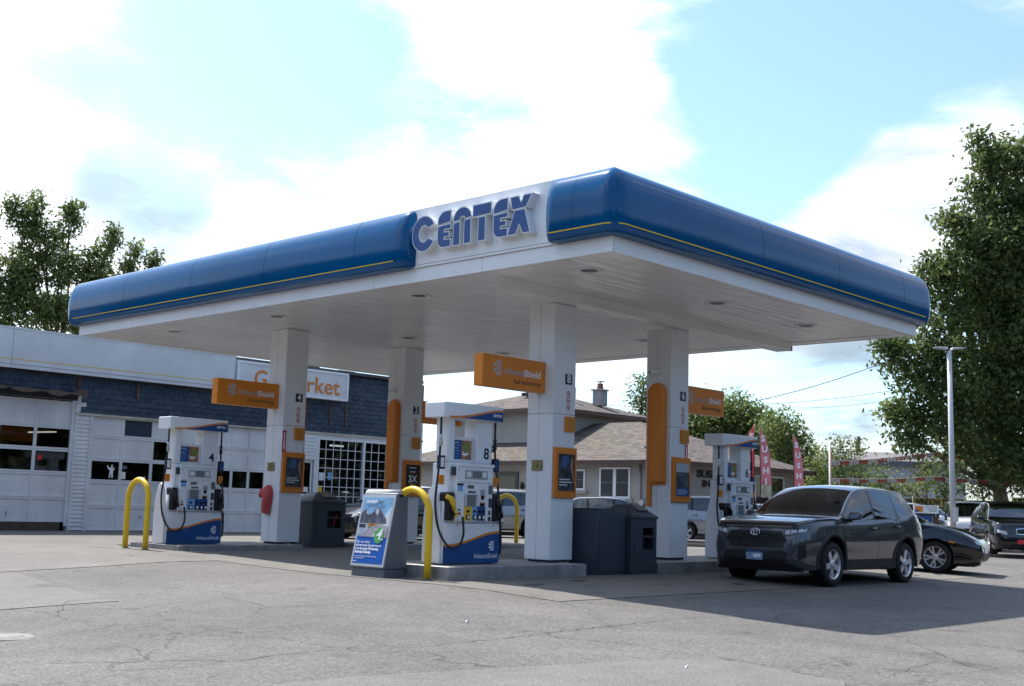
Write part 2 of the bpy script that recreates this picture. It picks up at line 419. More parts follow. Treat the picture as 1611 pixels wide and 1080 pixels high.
for j in range(11):
    y = lerp(12.85, 17.0, j/10); xs_ = [lerp(-6, lerp(7.2, 7.9, j/10), i/28) for i in range(29)]; rows.append([(x_, y+.04*math.sin(x_*2.3), gz(x_, y)+.006) for x_ in xs_])
tag(patch.grid(rows).build('concrete_patch', PATCHC), kind='structure')
# long cracks that the photograph shows one by one
def on_ground(px, py):
    v = FW+RT*((px-805.5)/1885.16)-UP*((py-540)/1885.16); z = 0.0
    for _ in range(25):
        t = (z-CAMZ)/v.z; z = gz(v.x*t, v.y*t)
    return Vector((v.x*t, v.y*t, z))
CRACKM = mat('crack_fill', (.075,.072,.068), .95)
rc = random.Random(5)
cm = MB()
for line, w in (([(0,1044),(150,1043),(240,1041),(300,1039),(370,1041),(440,1031),(520,1024),(620,1018)], .022),
    ([(372,1041),(280,1052),(180,1055),(90,1050)], .012), ([(90,970),(98,958),(105,948),(170,941),(260,943),(350,940),(390,947),(420,955),(480,954),(560,949)], .016),
    ([(420,955),(395,965),(350,972)], .010), ([(180,925),(260,925),(340,931),(380,940)], .012), ([(640,1020),(800,1004),(880,995),(960,985),(1070,974),(1200,968)], .018),
    ([(900,996),(960,1008),(1050,1020),(1130,1036)], .012), ([(760,980),(785,997),(800,1004)], .010), ([(1400,1000),(1460,1022),(1520,1048),(1611,1070)], .014),
    ([(1380,1070),(1440,1050),(1500,1034)], .010), ([(700,1010),(620,1018),(560,1003)], .009), ([(1000,945),(1130,940),(1270,932),(1450,918)], .014), ([(40,1010),(110,996),(200,982),(320,978)], .010),
    ([(1230,985),(1330,978),(1470,962),(1611,948)], .010), ([(240,1041),(210,1020),(160,1008)], .009)):
    pts = []
    for a, b in zip(line[:-1], line[1:]):
        A, B = on_ground(*a), on_ground(*b); n = max(2, int((B-A).length/.12))
        for i in range(n):
            p = A.lerp(B, i/n); pts.append(Vector((p.x+rc.uniform(-.025,.025), p.y+rc.uniform(-.025,.025), 0)))
    P = []
    for i, p in enumerate(pts):
        t = (pts[min(i+1, len(pts)-1)]-pts[max(0, i-1)]).normalized(); s_ = Vector((-t.y, t.x, 0))
        ww = w*.8*(.35+rc.random()*.9)*min(1, .25+i/6, .25+(len(pts)-1-i)/6)
        P.append([(q.x, q.y, gz(q.x, q.y)+.009) for q in (p-s_*ww/2, p+s_*ww/2)])
    cm.grid(P)
tag(cm.build('crack', CRACKM, ground), 'long cracks in the grey asphalt', kind='stuff')
# litter and loose stones
st = MB()
for i in range(260):
    x, y = rc.uniform(2, 15), rc.uniform(1, 17)
    s_ = rc.uniform(.004, .013); z = gz(x, y)+.004
    st.add([(x+s_*math.cos(a)*rc.uniform(.6,1.2), y+s_*math.sin(a)*rc.uniform(.6,1.2), z) for a in (0,1.5,3.1,4.6)]+[(x, y, z+s_*.8)], [(0,1,4),(1,2,4),(2,3,4),(3,0,4)])
tag(st.build('loose_grit', mat('grit', (.30,.28,.26), .9, var=.5, vscale=30), ground), kind='stuff')
for px, py, s_ in ((735, 980, .022), (1080, 1052, .018)):
    p = on_ground(px, py)
    MB().hexa([(p.x-s_,p.y-s_*.5,p.z+.006),(p.x+s_,p.y-s_*.3,p.z+.006),(p.x+s_*.8,p.y+s_*.6,p.z+.006),(p.x-s_*.7,p.y+s_*.5,p.z+.006),
               (p.x-s_*.9,p.y-s_*.4,p.z+.012),(p.x+s_,p.y-s_*.2,p.z+.03),(p.x+s_*.8,p.y+s_*.5,p.z+.018),(p.x-s_*.7,p.y+s_*.4,p.z+.02)]).build('litter', PAPER, ground)

# oil drips and tyre scuffs where cars stop
OILM = mat('oil_stain', (.045,.043,.042), .55, var=.4, vscale=9)
ro_ = random.Random(12)
for i in range(34):
    x, y = ro_.uniform(11.6, 23), ro_.choice([ro_.uniform(9.9, 12.1), ro_.uniform(14.3, 19.4)]); s0 = ro_.uniform(.03, .16)
    P = [(x+s0*ro_.uniform(.6,1.15)*math.cos(2*math.pi*k/11)*1.3, y+s0*ro_.uniform(.6,1.15)*math.sin(2*math.pi*k/11)) for k in range(11)]
    MB().add([(a, b, gz(a, b)+.0105) for a, b in P], [list(range(11))]).build('oil_stain', OILM, pad)

# paler resurfaced strip in the foreground and a concrete tank cover at the left edge
top_l = [(430,1078),(560,1066),(760,1054),(960,1043),(1121,1038),(1180,1045),(1240,1058),(1330,1074)]
PT = []
for i in range(29):
    f_ = i/28*(len(top_l)-1); k = min(int(f_), len(top_l)-2); u = f_-k; x_ = lerp(top_l[k][0], top_l[k+1][0], u); y_ = lerp(top_l[k][1], top_l[k+1][1], u)
    PT.append([tuple(on_ground(x_, lerp(y_, 1120, v/6))+Vector((0,0,.006))) for v in range(7)])
tag(MB().grid(PT).build('resurfaced_strip', PATCHC), kind='structure')
pc = on_ground(6, 1003); tcv = MB().lathe([(.001,.010),(.17,.011),(.175,.008),(.19,.008),(.195,.012),(.24,.012),(.27,.0)], (pc.x, pc.y, pc.z+.002), (0,0,1), 28, cap=False)
tag(tcv.build('tank_cover', mat('cover_concrete', (.215,.207,.198), .85, var=.25, vscale=6), ground))
# ================================================================== canopy
X0, X1, Y0, Y1 = 12.73, 22.31, 10.10, 25.24
ZS = 4.62
canopy = thing('canopy', 'wide flat fuel canopy with blue rounded fascia, white soffit and four white columns', 'canopy', (0,0,0))
def soffit_mat():
    m = mat('soffit_enamel', (.70,.69,.67), .20, spec=.5)
    nt = m.node_tree; b = nt.nodes['Principled BSDF']
    g = nt.nodes.new('ShaderNodeNewGeometry'); mp = nt.nodes.new('ShaderNodeMapping'); mp.inputs['Scale'].default_value = (.55, 4.5, 1)
    nt.links.new(g.outputs['Position'], mp.inputs[0])
    n = nt.nodes.new('ShaderNodeTexNoise'); n.inputs['Scale'].default_value = 1.6; n.inputs['Detail'].default_value = 2; nt.links.new(mp.outputs[0], n.inputs['Vector'])
    bp = nt.nodes.new('ShaderNodeBump'); bp.inputs['Strength'].default_value = .8; bp.inputs['Distance'].default_value = .03
    nt.links.new(n.outputs['Fac'], bp.inputs['Height']); nt.links.new(bp.outputs[0], b.inputs['Normal'])
    d = nt.nodes.new('ShaderNodeTexNoise'); d.inputs['Scale'].default_value = .8; d.inputs['Detail'].default_value = 5; nt.links.new(g.outputs['Position'], d.inputs['Vector'])
    r_ = nt.nodes.new('ShaderNodeValToRGB'); nt.links.new(d.outputs['Fac'], r_.inputs[0])
    r_.color_ramp.elements[0].position = .3; r_.color_ramp.elements[0].color = (.76,.75,.73,1); r_.color_ramp.elements[1].position = .65; r_.color_ramp.elements[1].color = (.86,.855,.845,1)
    nt.links.new(r_.outputs[0], b.inputs['Base Color']); return m
SOFFIT = soffit_mat()
# roof deck and steel core
MB().box(X0+.10, X1-.10, Y0+.10, Y1-.10, ZS+.09, 5.70).build('deck', WHITE_DULL, canopy)
# soffit pans, one by one
yy = Y0+.36; pw = (Y1-Y0-.72)/48
pan = None
for k in range(48):
    if pan is None:
        pan = MB().box(X0+.365, X1-.365, .003, pw-.003, ZS, ZS+.05).build('soffit_pan', SOFFIT, canopy, bevel=.004)
        o = pan
    else:
        o = pan.copy(); COL.objects.link(o)
    o.location = (0, yy+k*pw, 0)
MB().box(X0+.33, X1-.33, Y0+.33, Y1-.33, ZS+.052, ZS+.088).build('soffit_backing', DARKGREY, canopy)
# perimeter gutter trim
for x0, x1, y0, y1 in ((X0+.02, X0+.36, Y0+.02, Y1-.02), (X1-.36, X1-.02, Y0+.02, Y1-.02), (X0+.362, X1-.362, Y0+.02, Y0+.358), (X0+.362, X1-.362, Y1-.358, Y1-.02)):
    MB().box(x0, x1, y0, y1, ZS-.012, ZS+.06).build('soffit_trim', SOFFIT, canopy)
# dropped beam over the near row of columns
MB().hexa([(X0+1.3,12.66,4.452),(X1-.30,12.66,4.452),(X1-.30,13.02,4.452),(X0+1.3,13.02,4.452),(X0+.37,12.66,ZS+.002),(X1-.30,12.66,ZS+.002),(X1-.30,13.02,ZS+.002),(X0+.37,13.02,ZS+.002)]).build('dropped_beam', SOFFIT, canopy, bevel=.01)
MB().box(X1-.345, X1-.298, 12.655, 12.72, 4.449, 4.54).build('rust_patch', RUST, canopy)
# white lower fascia with its joints
def fascia_white(axis_, a, b, c, out):
    n = max(1, round((b-a)/2.5)); L = (b-a)/n
    for k in range(n):
        s0, s1 = a+k*L+.004, a+(k+1)*L-.004
        if axis_ == 'y': mb = MB().box(min(c, c-out*.03), max(c, c-out*.03), s0, s1, ZS-.02, 4.82)
        else: mb = MB().box(s0, s1, min(c, c-out*.03), max(c, c-out*.03), ZS-.02, 4.82)
        mb.build('white_fascia', WHITE, canopy)
fascia_white('y', Y0, Y1, X0, -1); fascia_white('x', X0+.032, X1-.032, Y0, -1); fascia_white('y', Y0, Y1, X1, 1); fascia_white('x', X0+.032, X1-.032, Y1, 1)
rr = random.Random(3)
riv = MB()
for k in range(46):
    y = Y0+.2+k*.33; riv.lathe([(.009,0),(.006,.004)], (X0, y, ZS+.02+rr.uniform(0,.02)), (-1,0,0), 6)
for k in range(28):
    x = X0+.2+k*.33; riv.lathe([(.009,0),(.006,.004)], (x, Y0, ZS+.02+rr.uniform(0,.02)), (0,-1,0), 6)
tag(riv.build('rivets', STEEL, canopy), kind='stuff')
# blue bullnose
PROF = [(0,4.823),(.16,4.826),(.208,4.848),(.232,4.90),(.246,4.96),(.260,5.06),(.266,5.19),(.262,5.32),(.248,5.45),(.222,5.56),(.18,5.655),(.12,5.73),(.04,5.78),(-.10,5.80)]
PIV = .10
def bull(path, name='fascia_panel', m=None, prof=PROF, round_a=False, round_b=False, parent=None):
    """path: list of (origin xy, outward xy, scale)"""
    P = []
    for (ox, oy), (nx_, ny_), k in path:
        row = []
        for d, z in prof:
            dd = (d+.10)*k-.10
            zm = 5.3; z2 = zm+(z-zm)*(1-(1-k)*.12)
            row.append((ox+nx_*dd, oy+ny_*dd, z2))
        P.append(row)
    mb = MB().grid(P)
    if len(prof) > 5:
        for row, rev in ((P[0], False), (P[-1], True)):      # closed ends
            ids = list(range(len(row))); mb.add(row, [ids[::-1] if rev else ids])
    return mb.build(name, m or BLUE, parent or canopy, fix=False, sharp=40)
def straight(p, q, n, steps=8, cap_a=False, cap_b=False):
    p, q = Vector(p), Vector(q); L = (q-p).length; out = []
    ts = [i/steps for i in range(steps+1)]
    if cap_a: ts = [0,.004,.012,.025,.045,.07] + [t for t in ts if t > .09]
    if cap_b: ts = [t for t in ts if t < .91]+[1-.07,1-.045,1-.025,1-.012,1-.004,1]
    R0 = .16
    for t in ts:
        k = 1.0; s_ = t*L
        if cap_a and s_ < R0: k = math.sqrt(max(0, 1-((R0-s_)/R0)**2))*.80+.20
        if cap_b and L-s_ < R0: k = math.sqrt(max(0, 1-((R0-(L-s_))/R0)**2))*.80+.20
        out.append((tuple(p.lerp(q, t)), n, k))
    return out
def corner(cx_, cy_, a0, a1, ext0, ext1):
    """panel wrapping a corner; outward angle goes a0 to a1"""
    px_, py_ = cx_, cy_; out = []
    for k in range(11):
        a = R(lerp(a0, a1, k/10)); out.append(((px_, py_), (math.cos(a), math.sin(a)), 1.0))
    return out
g_ = .005
def corner_panel(cx_, cy_, sx_, sy_, ly, lx):
    """cx,cy: the soffit corner; sx,sy: outward signs; arms of length ly along y and lx along x"""
    px_, py_ = cx_-sx_*.0, cy_-sy_*.0
    path = []
    for k in range(5): path.append(((cx_, cy_-sy_*ly*(1-k/4)-sy_*0), (sx_, 0), 1.0))
    for k in range(1, 8):
        a = math.pi/2*k/8; path.append(((cx_, cy_), (sx_*math.cos(a), sy_*math.sin(a)), 1.0))
    for k in range(5): path.append(((cx_-sx_*lx*k/4, cy_), (0, sy_), 1.0))
    if sx_*sy_ < 0: path.reverse()
    path = path[::-1]
    return bull(path)
# the street side (facing -X): from the far corner to the name panel, then the near corner
SIDE = [25.0, 22.91, 20.35, 17.93, 15.38, 14.08]
for a, b in zip(SIDE[:-1], SIDE[1:]):
    bull(straight((X0, a-g_), (X0, b+g_), (-1,0), cap_b=(b == 14.08)))
bull(straight((X0, 11.22-0), (X0, 10.62+g_), (-1,0), cap_a=True))
corner_panel(X0, Y0, -1, -1, .52, .97)
FRONT = [13.70, 16.23, 18.72, 21.24, 22.05]
for a, b in zip(FRONT[:-1], FRONT[1:]):
    bull(straight((a+g_, Y0), (b-g_, Y0), (0,-1)))
corner_panel(X0, Y1, -1, 1, .24, .6)
corner_panel(X1, Y0, 1, -1, .6, .26)
corner_panel(X1, Y1, 1, 1, .6, .6)
for a, b in ((10.7, 13.6), (13.6, 16.5), (16.5, 19.4), (19.4, 22), (22, 24.64)):
    bull(straight((X1, a+g_), (X1, b-g_), (1,0)))
for a, b in ((13.33, 16), (16, 18.7), (18.7, 21.71)):
    bull(straight((b-g_, Y1), (a+g_, Y1), (0,1)))
# yellow pinstripe
SP = [(d+.0065, z) for d, z in ((.2390,4.931),(.2413,4.940),(.2436,4.949))]
def stripe(path): bull(path, 'yellow_stripe', YSTRIPE, prof=SP)
stripe(straight((X0, 25.1), (X0, 14.40), (-1,0)))
arc_ = lambda k: ((X0, Y0), (-math.cos(R(k)), -math.sin(R(k))), 1.0)
stripe(straight((X0, 11.08), (X0, Y0), (-1,0))+[arc_(k) for k in (8, 16, 24, 32)])
stripe([arc_(k) for k in (58, 66, 74, 82)]+straight((X0, Y0), (22.2, Y0), (0,-1)))
stripe(straight((X1, 10.2), (X1, 25.1), (1,0)))
# white name panel with raised letters
panel = MB().box(X0-.035, X0+.08, 11.0, 14.3, 4.826, 5.785).build('name_panel', WHITE, canopy)
MB().box(X0-.0375, X0-.034, 11.15, 14.1, 4.862, 4.868).build('panel_joint', GREY, panel)
LETTER_WHITE = mat('letter_return_white', (.72,.73,.74), .35, var=.06)
def arcpts(cx_, cy_, rx, ry, a0, a1, n=14): return [(cx_+rx*math.cos(R(lerp(a0,a1,k/n))), cy_+ry*math.sin(R(lerp(a0,a1,k/n)))) for k in range(n+1)]
LH = .545   # letter height
def letters():
    L = {}
    # coordinates in metres, x to the right along the fascia, y up from the baseline
    C = arcpts(.255, .272, .255, .278, 28, 332, 22) + [(.27+.14, .175)] + arcpts(.265, .272, .135, .150, 318, 42, 16)[0:] 
    C = arcpts(.255,.272,.255,.278,30,330,24) + arcpts(.262,.272,.125,.145,322,38,16)
    L['C'] = (0.0, [C])
    def E(): 
        up_ = [(.0,.345)]+[(0.27,.345),(.27,.545)]+arcpts(.16,.385,.16,.16,90,180,7)[0:]
        up_ = [(.0,.365),(.27,.395),(.27,.560),(.17,.560)]+arcpts(.15,.40,.15,.158,95,172,7)
        lo = [(.27,.335),(.115,.325),(.115,.25),(.24,.255),(.24,.195),(.115,.19),(.115,.11),(.27,.115),(.27,.0),(.13,.0)]+arcpts(.12,.12,.12,.12,262,185,6)+[(.0,.33)]
        lo = [(.0,.33)]+arcpts(.12,.12,.12,.12,185,262,6)+[(.13,0),(.27,.0),(.27,.105),(.125,.105),(.125,.165),(.235,.165),(.235,.225),(.125,.225),(.125,.285),(.27,.285),(.27,.345)]
        return [up_, lo]
    L['E'] = (.59, E())
    n_up = [(.0,.375),(.115,.385)]+arcpts(.185,.385,.068,.055,175,5,6)+[(.255,.395),(.37,.405)]+arcpts(.185,.39,.185,.175,8,172,12)
    n_l = [(0,0),(.125,0),(.125,.345),(0,.335)]; n_r = [(.235,0),(.36,0),(.36,.362),(.235,.352)]
    L['N'] = (.94, [n_up, n_l, n_r])
    T_up = [(0,.385),(.37,.395),(.37,.555),(0,.555)]; T_lo = [(.12,0),(.25,0),(.25,.355),(.12,.35)]
    L['T'] = (1.36, [T_up, T_lo])
    L['E2'] = (1.80, E())
    X_up = [(.05,.375),(.31,.385),(.41,.555),(.275,.555),(.215,.44),(.16,.555),(.01,.555)]
    X_lo = [(-.03,0),(.105,0),(.185,.155),(.265,0),(.39,0),(.285,.345),(.10,.345)]
    L['X'] = (2.13, [X_up, X_lo])
    return L
BASE_Y, BASE_Z = 14.02, 5.04
for ch, (dx, polys) in letters().items():
    let = None
    for P in polys:
        Q = [(x+dx, y) for x, y in P]
        area = sum(Q[i-1][0]*Q[i][1]-Q[i][0]*Q[i-1][1] for i in range(len(Q)))
        if area < 0: Q.reverse()
        body = offset_poly(Q, .017)
        o = plate('letter_can', LETTER_WHITE, canopy, AX_X, (X0-.034, BASE_Y, BASE_Z), body, .15)
        plate('letter_face', SIGNBLUE, o, AX_X, (X0-.1835, BASE_Y, BASE_Z), Q, .006)
# soffit lights
for i, x in enumerate((13.66, 17.09, 20.10)):
    for j, y in enumerate((11.27, 15.05, 19.10, 22.80)):
        o = MB().lathe([(.20,.002),(.215,-.006),(.19,-.016),(.14,-.012),(.135,.0)], (x, y, ZS), (0,0,1), 20).build('downlight', WHITE, canopy)
        MB().lathe([(.0,-.003),(.13,-.004),(.134,.0)], (x, y, ZS-.006), (0,0,1), 16, cap=False).build('lens', GREY, o)
# columns
CW = .563
COLS = {8: (14.764, 12.899), 6: (18.059, 12.899), 4: (14.764, 20.253), 2: (18.059, 20.253)}
ISZ = .20
COLM = mat('column_cladding', (.79,.81,.83), .22, var=.05, vscale=1.2, bump=.008, bscale=2.5)
for nme, (x, y) in COLS.items():
    top = 4.45 if nme in (8, 6) else ZS
    zs_ = [ISZ+.03, 2.60, 3.55, top-.002] 
    zs_ = [ISZ+.03, 2.61, top-.002]
    for z0, z1 in zip(zs_[:-1], zs_[1:]):
        # four cladding sheets with a seam up the middle of the street side
        MB().box(x, x+CW, y, y+CW, z0+.002, z1-.002).build('column', COLM, canopy, bevel=.012)
    MB().box(x-.0015, x+.0005, y+CW*.54, y+CW*.546, ISZ+.04, top-.02).build('cladding_seam', GREY, canopy)
    MB().box(x+.05, x+CW-.05, y+.05, y+CW-.05, ISZ-.002, ISZ+.035).build('column_foot', DARKGREY, canopy)
# ================================================================== islands
ISLM = mat('island_concrete', (.30,.29,.275), .8, var=.25, vscale=2.5, bump=.2, bscale=60)
EDGEM = mat('island_edge_steel', (.34,.34,.345), .45, metal=.5, var=.35, vscale=3.5)
def island(x0, x1, y0, label, stub=None):
    t = thing('pump_island', label, 'island', (x0, y0, 0), 0, 'raised pump islands under the canopy')
    L, W = x1-x0, 1.72
    MB().box(.012, L-.012, .012, W-.012, -.01, .192).build('slab', ISLM, t)
    def edge(a, b, c, d): MB().box(a, b, c, d, -.008, .2).build('steel_edge', EDGEM, t, bevel=.012)
    n = max(1, round(L/1.4)); s_ = L/n
    for k in range(n):
        edge(k*s_+.003, (k+1)*s_-.003, 0, .012); edge(k*s_+.003, (k+1)*s_-.003, W-.012, W)
    edge(0, .012, .0125, W-.0125); edge(L-.012, L, .0125, W-.0125)
    if stub: MB().box(-.28, -.001, .02, .22, -.01, .19).build('end_block', ISLM, t, bevel=.01)
    return t
IY = (12.32, 19.674)
island(11.96, 15.0, IY[0], 'low concrete island carrying pump 8 behind the advertising board')
island(16.95, 21.9, IY[0], 'low concrete island carrying pump 6 behind the dark grey SUV')
island(12.16, 15.0, IY[1], 'low concrete island carrying pump 4 in front of the garage doors')
island(16.95, 21.9, IY[1], 'low concrete island at the foot of column 2, behind the grey bin')

# ================================================================== fuel pumps
PUMPW = mat('pump_white', (.79,.805,.82), .3, var=.06, vscale=2)
LCD = mat('display_lcd', (.17,.19,.19), .25)
PANEL = mat('display_silver', (.42,.45,.48), .3, metal=.3)
FOODA = mat('food_print', (.45,.20,.10), .45, var=.75, vscale=17); FOODB = mat('salad_print', (.20,.26,.06), .45, var=.6, vscale=25)
def swoosh_curve(x0, x1, zl, zr, n=14):
    """height of the rising wave from left to right"""
    out = []
    for k in range(n+1):
        t = k/n; e = t*t*(3-2*t); e = e**1.15; out.append((lerp(x0, x1, t), lerp(zl, zr, e)))
    return out
def hose(mb, pts, r_=.017):
    P = []; n = len(pts)
    V = [Vector(p) for p in pts]
    for i in range(n-1):
        p0, p1, p2, p3 = V[max(0,i-1)], V[i], V[i+1], V[min(n-1,i+2)]
        for k in range(6):
            t = k/6; P.append(.5*((2*p1)+(p2-p0)*t+(2*p0-5*p1+4*p2-p3)*t*t+(3*p1-p0-3*p2+p3)*t**3))
    P.append(V[-1]); mb.tube(P, r_, 8)
def pump(number, cx_, cy_, label, yellow=True):
    t = thing('fuel_pump', label, 'fuel pump', (cx_, cy_, ISZ), 0, 'fuel pumps on the islands')
    F = -.28
    prof = [(-.60,.0),(.60,0),(.60,.55),(.592,.72),(.565,.88),(.525,1.0),(.49,1.10),(.475,1.2),(.475,1.50),(-.475,1.50),(-.475,1.2),(-.49,1.10),(-.525,1.0),(-.565,.88),(-.592,.72),(-.60,.55)]
    MB().prism(prof, (0,.12,0), (1,0,0), (0,0,1), (0,-1,0), .37).build('cabinet', PUMPW, t, bevel=.02)
    for x0, x1 in ((-.475,-.335),(.125,.475)):
        MB().box(x0, x1, -.21, .07, 1.503, 2.19).build('post', PUMPW, t, bevel=.025)
    # sail-shaped side fins, either side of the nozzle boots
    for sx_ in (-1, 1):
        fin = [(q*.70, z) for q, z in [(-.27,.01),(.27,.01),(.27,.55),(.22,.86),(.12,1.08),(.0,1.16),(-.12,1.08),(-.22,.86),(-.27,.55)]]
        MB().prism(fin, (sx_*.601, -.07, 0), (0,1,0) if sx_ > 0 else (0,-1,0), (0,0,1), (sx_,0,0), .045).build('side_fin', PUMPW, t, bevel=.02)
        bx = MB().hexa([(sx_*.40-.085,F-.012,.64),(sx_*.44+.085,F-.012,.64),(sx_*.44+.085,F+.15,.64),(sx_*.40-.085,F+.15,.64),
                        (sx_*.40-.07,F-.02,1.07),(sx_*.44+.06,F-.02,1.07),(sx_*.44+.06,F+.15,1.07),(sx_*.40-.07,F+.15,1.07)])
        bx = MB().box(sx_*.485-.065, sx_*.485+.065, F-.055, F+.16, .64, 1.06).build('nozzle_boot', BLACK, t, bevel=.025)
    # lower door with the wave
    door = MB().box(-.585, .605, F-.004, -.25, .012, .60).build('lower_door', PUMPW, t, bevel=.006)
    cv = swoosh_curve(-.585, .605, .27, .475)
    plate('blue_wave', PUMPBLUE, door, AX_Y, (0, F-.004, 0), [(-.585,.012),(.605,.012)]+[(x, z-.016) for x, z in cv[::-1]], .003)
    plate('orange_wave', ORANGE, door, AX_Y, (0, F-.004, 0), [(x, z-.016) for x, z in cv]+[(x, z+.018) for x, z in cv[::-1]], .0035)
    for x in (-.30, .46): MB().lathe([(.011,0),(.009,.006)], (x, F-.005, .575), (0,-1,0), 8).build('lock', BLACK, door)
    text('lettering', 'AdvanceShield', PAPER, (.31, F-.0105, .115), (1,0,0), (0,0,1), .105, door, depth=.003, width=.50)
    fan_logo(door, PAPER, AX_Y, (.45, F-.0075, .27), .075)
    # upper cabinet door, screens and keys
    cab = MB().box(-.395, .395, F-.045, -.24, .625, 1.455).build('upper_door', PUMPW, t, bevel=.018)
    C = F-.045
    def pl(name, m, x0, x1, z0, z1, th=.005, par=None, off=0):
        return MB().box(x0, x1, C-th-off, C+.002, z0, z1).build(name, m, par or cab)
    pl('door_ledge', PUMPW, -.40, .40, 1.455, 1.50, .02)
    pd = pl('price_display', PANEL, -.215, .26, 1.27, 1.40, .014); pl('lcd', LCD, -.06, .125, 1.285, 1.385, .017, pd); pl('lcd_small', PAPER, -.19, -.10, 1.30, 1.37, .017, pd); pl('lcd_small', PAPER, .15, .23, 1.295, 1.375, .017, pd)
    pl('ledge', PUMPW, -.37, .36, 1.222, 1.235, .02)
    pl('notice', NAVY, -.375, -.245, 1.165, 1.195); pl('notice', SKYBLUE, -.355, -.26, 1.08, 1.163); pl('notice', GREY, -.155, -.02, 1.125, 1.175); pl('notice', GREY, -.14, .02, 1.055, 1.088)
    sc_ = pl('screen_bezel', PANEL, -.22, .075, .855, 1.035, .010); pl('screen', LCD, -.165, .02, .862, 1.028, .013, sc_)
    for k in range(5):
        pl('soft_key', PAPER, -.212, -.178, .875+k*.032, .892+k*.032, .014, sc_); pl('soft_key', PAPER, .036, .068, .875+k*.032, .892+k*.032, .014, sc_)
    pl('keypad', PANEL, .12, .22, 1.03, 1.115, .008); pl('card_slot', BLACKGLOSS, .14, .19, .965, 1.025, .02); pl('receipt_slot', BLACKGLOSS, .12, .21, .865, .92, .016); pl('receipt_light', ORANGE, .135, .185, .905, .922, .018)
    pl('notice', GREY, .30, .385, 1.05, 1.185); pl('notice', DARKGREY, .305, .375, .845, .985); pl('notice', BLACK, .31, .35, .735, .80); pl('notice', DARKGREY, .30, .36, .645, .71)
    pl('stop_button', RED, -.365, -.285, .735, .762, .012); pl('call_button', GREEN if number != 8 else GREY, -.345, -.30, .79, .815, .012)
    grades = [(YELLOW if yellow else SKYBLUE, -.215, -.055), (SKYBLUE if yellow else PUMPBLUE, -.045, .06), (PUMPBLUE, .065, .145), (PUMPBLUE, .15, .235)]
    for m_, x0, x1 in grades:
        gp = pl('grade_panel', m_, x0, x1, .645, .86, .006); xm = (x0+x1)/2
        pl('price_window', BLACKGLOSS, xm-.03, xm+.03, .765, .80, .010, gp); pl('grade_key', BLACKGLOSS, xm-.037, xm+.037, .66, .735, .010, gp); pl('grade_key_face', PAPER, xm-.012, xm+.028, .672, .722, .012, gp)
    for px_, pz_ in ((-.345,1.40),(-.345,.655)): MB().lathe([(.011,0),(.009,.005)], (px_, C, pz_), (0,-1,0), 8).build('lock', BLACK, cab)
    pl('notice', DARKGREY, -.47, -.405, 1.31, 1.44, -.040)
    # picture between the posts
    ad = MB().box(-.335, .125, -.12, -.05, 1.503, 1.90).build('picture_panel', PUMPW, t, bevel=.006)
    MB().box(-.305, -.115, -.126, -.119, 1.565, 1.855).build('picture_print', PUMPBLUE, ad)
    MB().box(-.113, .10, -.126, -.119, 1.565, 1.855).build('food_picture', FOODA, ad)
    plate('food_picture', FOODB, ad, AX_Y, (-.005, -.126, 1.745), circle(.075, 12), .003)
    plate('food_picture', PAPER, ad, AX_Y, (-.04, -.126, 1.64), [(-.05,-.01),(.0,-.03),(.07,.0),(.06,.04),(.0,.015),(-.05,.05)], .003)
    for k, w in enumerate((.12,.15,.10,.15,.14,.11)):
        MB().box(-.29, -.29+w, -.129, -.1265, 1.82-k*.042-.01, 1.82-k*.042).build('print_line', PAPER if k in (0,2) else SKYBLUE, ad)
    text('pump_number', str(number), NAVY, (.345, -.2125, 1.66), (1,0,0), (0,0,1), .24, t, depth=.004, bold=.004)
    # crown
    cz0, cz1 = 2.17, 2.40
    # plan outline of the crown: flat back, front bowing out to the right, rounded ends
    plan = [(-.66,.13),(-.66,-.285)] + [(lerp(-.62,.60,k/10), -.30-.035*math.sin(math.pi*k/10)) for k in range(11)] + [(.655,-.24),(.67,-.12),(.67,.08),(.64,.13)]
    plan.reverse()
    cr_ = MB().prism(plan[::-1] if False else plan, (0,0,cz0), (1,0,0), (0,1,0), (0,0,1), cz1-cz0).build('crown', PUMPW, t, fix=True, bevel=.012)
    cc = swoosh_curve(-.56, .60, cz0+.008, cz0+.165, 16)
    def bow(x): return -.30-.035*math.sin(math.pi*(x+.62)/1.22)
    def skin(name, m, lo, hi, off):
        P = [[(x, bow(x)-off, zl) for x, zl in lo], [(x, bow(x)-off, zh) for x, zh in hi]]
        MB().grid(P, sm=True).build(name, m, cr_)
    skin('blue_wave', PUMPBLUE, [(x, cz0+.004) for x, z in cc], [(x, z-.012) for x, z in cc], .004)
    skin('orange_wave', ORANGE, [(x, z-.010) for x, z in cc], [(x, z+.018) for x, z in cc], .0045)
    MB().box(.6, .6745, -.235, .08, cz0+.004, cz0+.155).build('blue_end', PUMPBLUE, cr_)
    MB().grid([[(.60,-.3045,cz0+.004),(.659,-.244,cz0+.004)],[(.60,-.3045,cz0+.155),(.659,-.244,cz0+.155)]]).build('blue_wave', PUMPBLUE, cr_)
    text('lettering', 'CENTEX', PAPER, (.44, -.334, cz0+.085), (1,0.07,0), (0,0,1), .055, cr_, depth=.003, bold=.002)
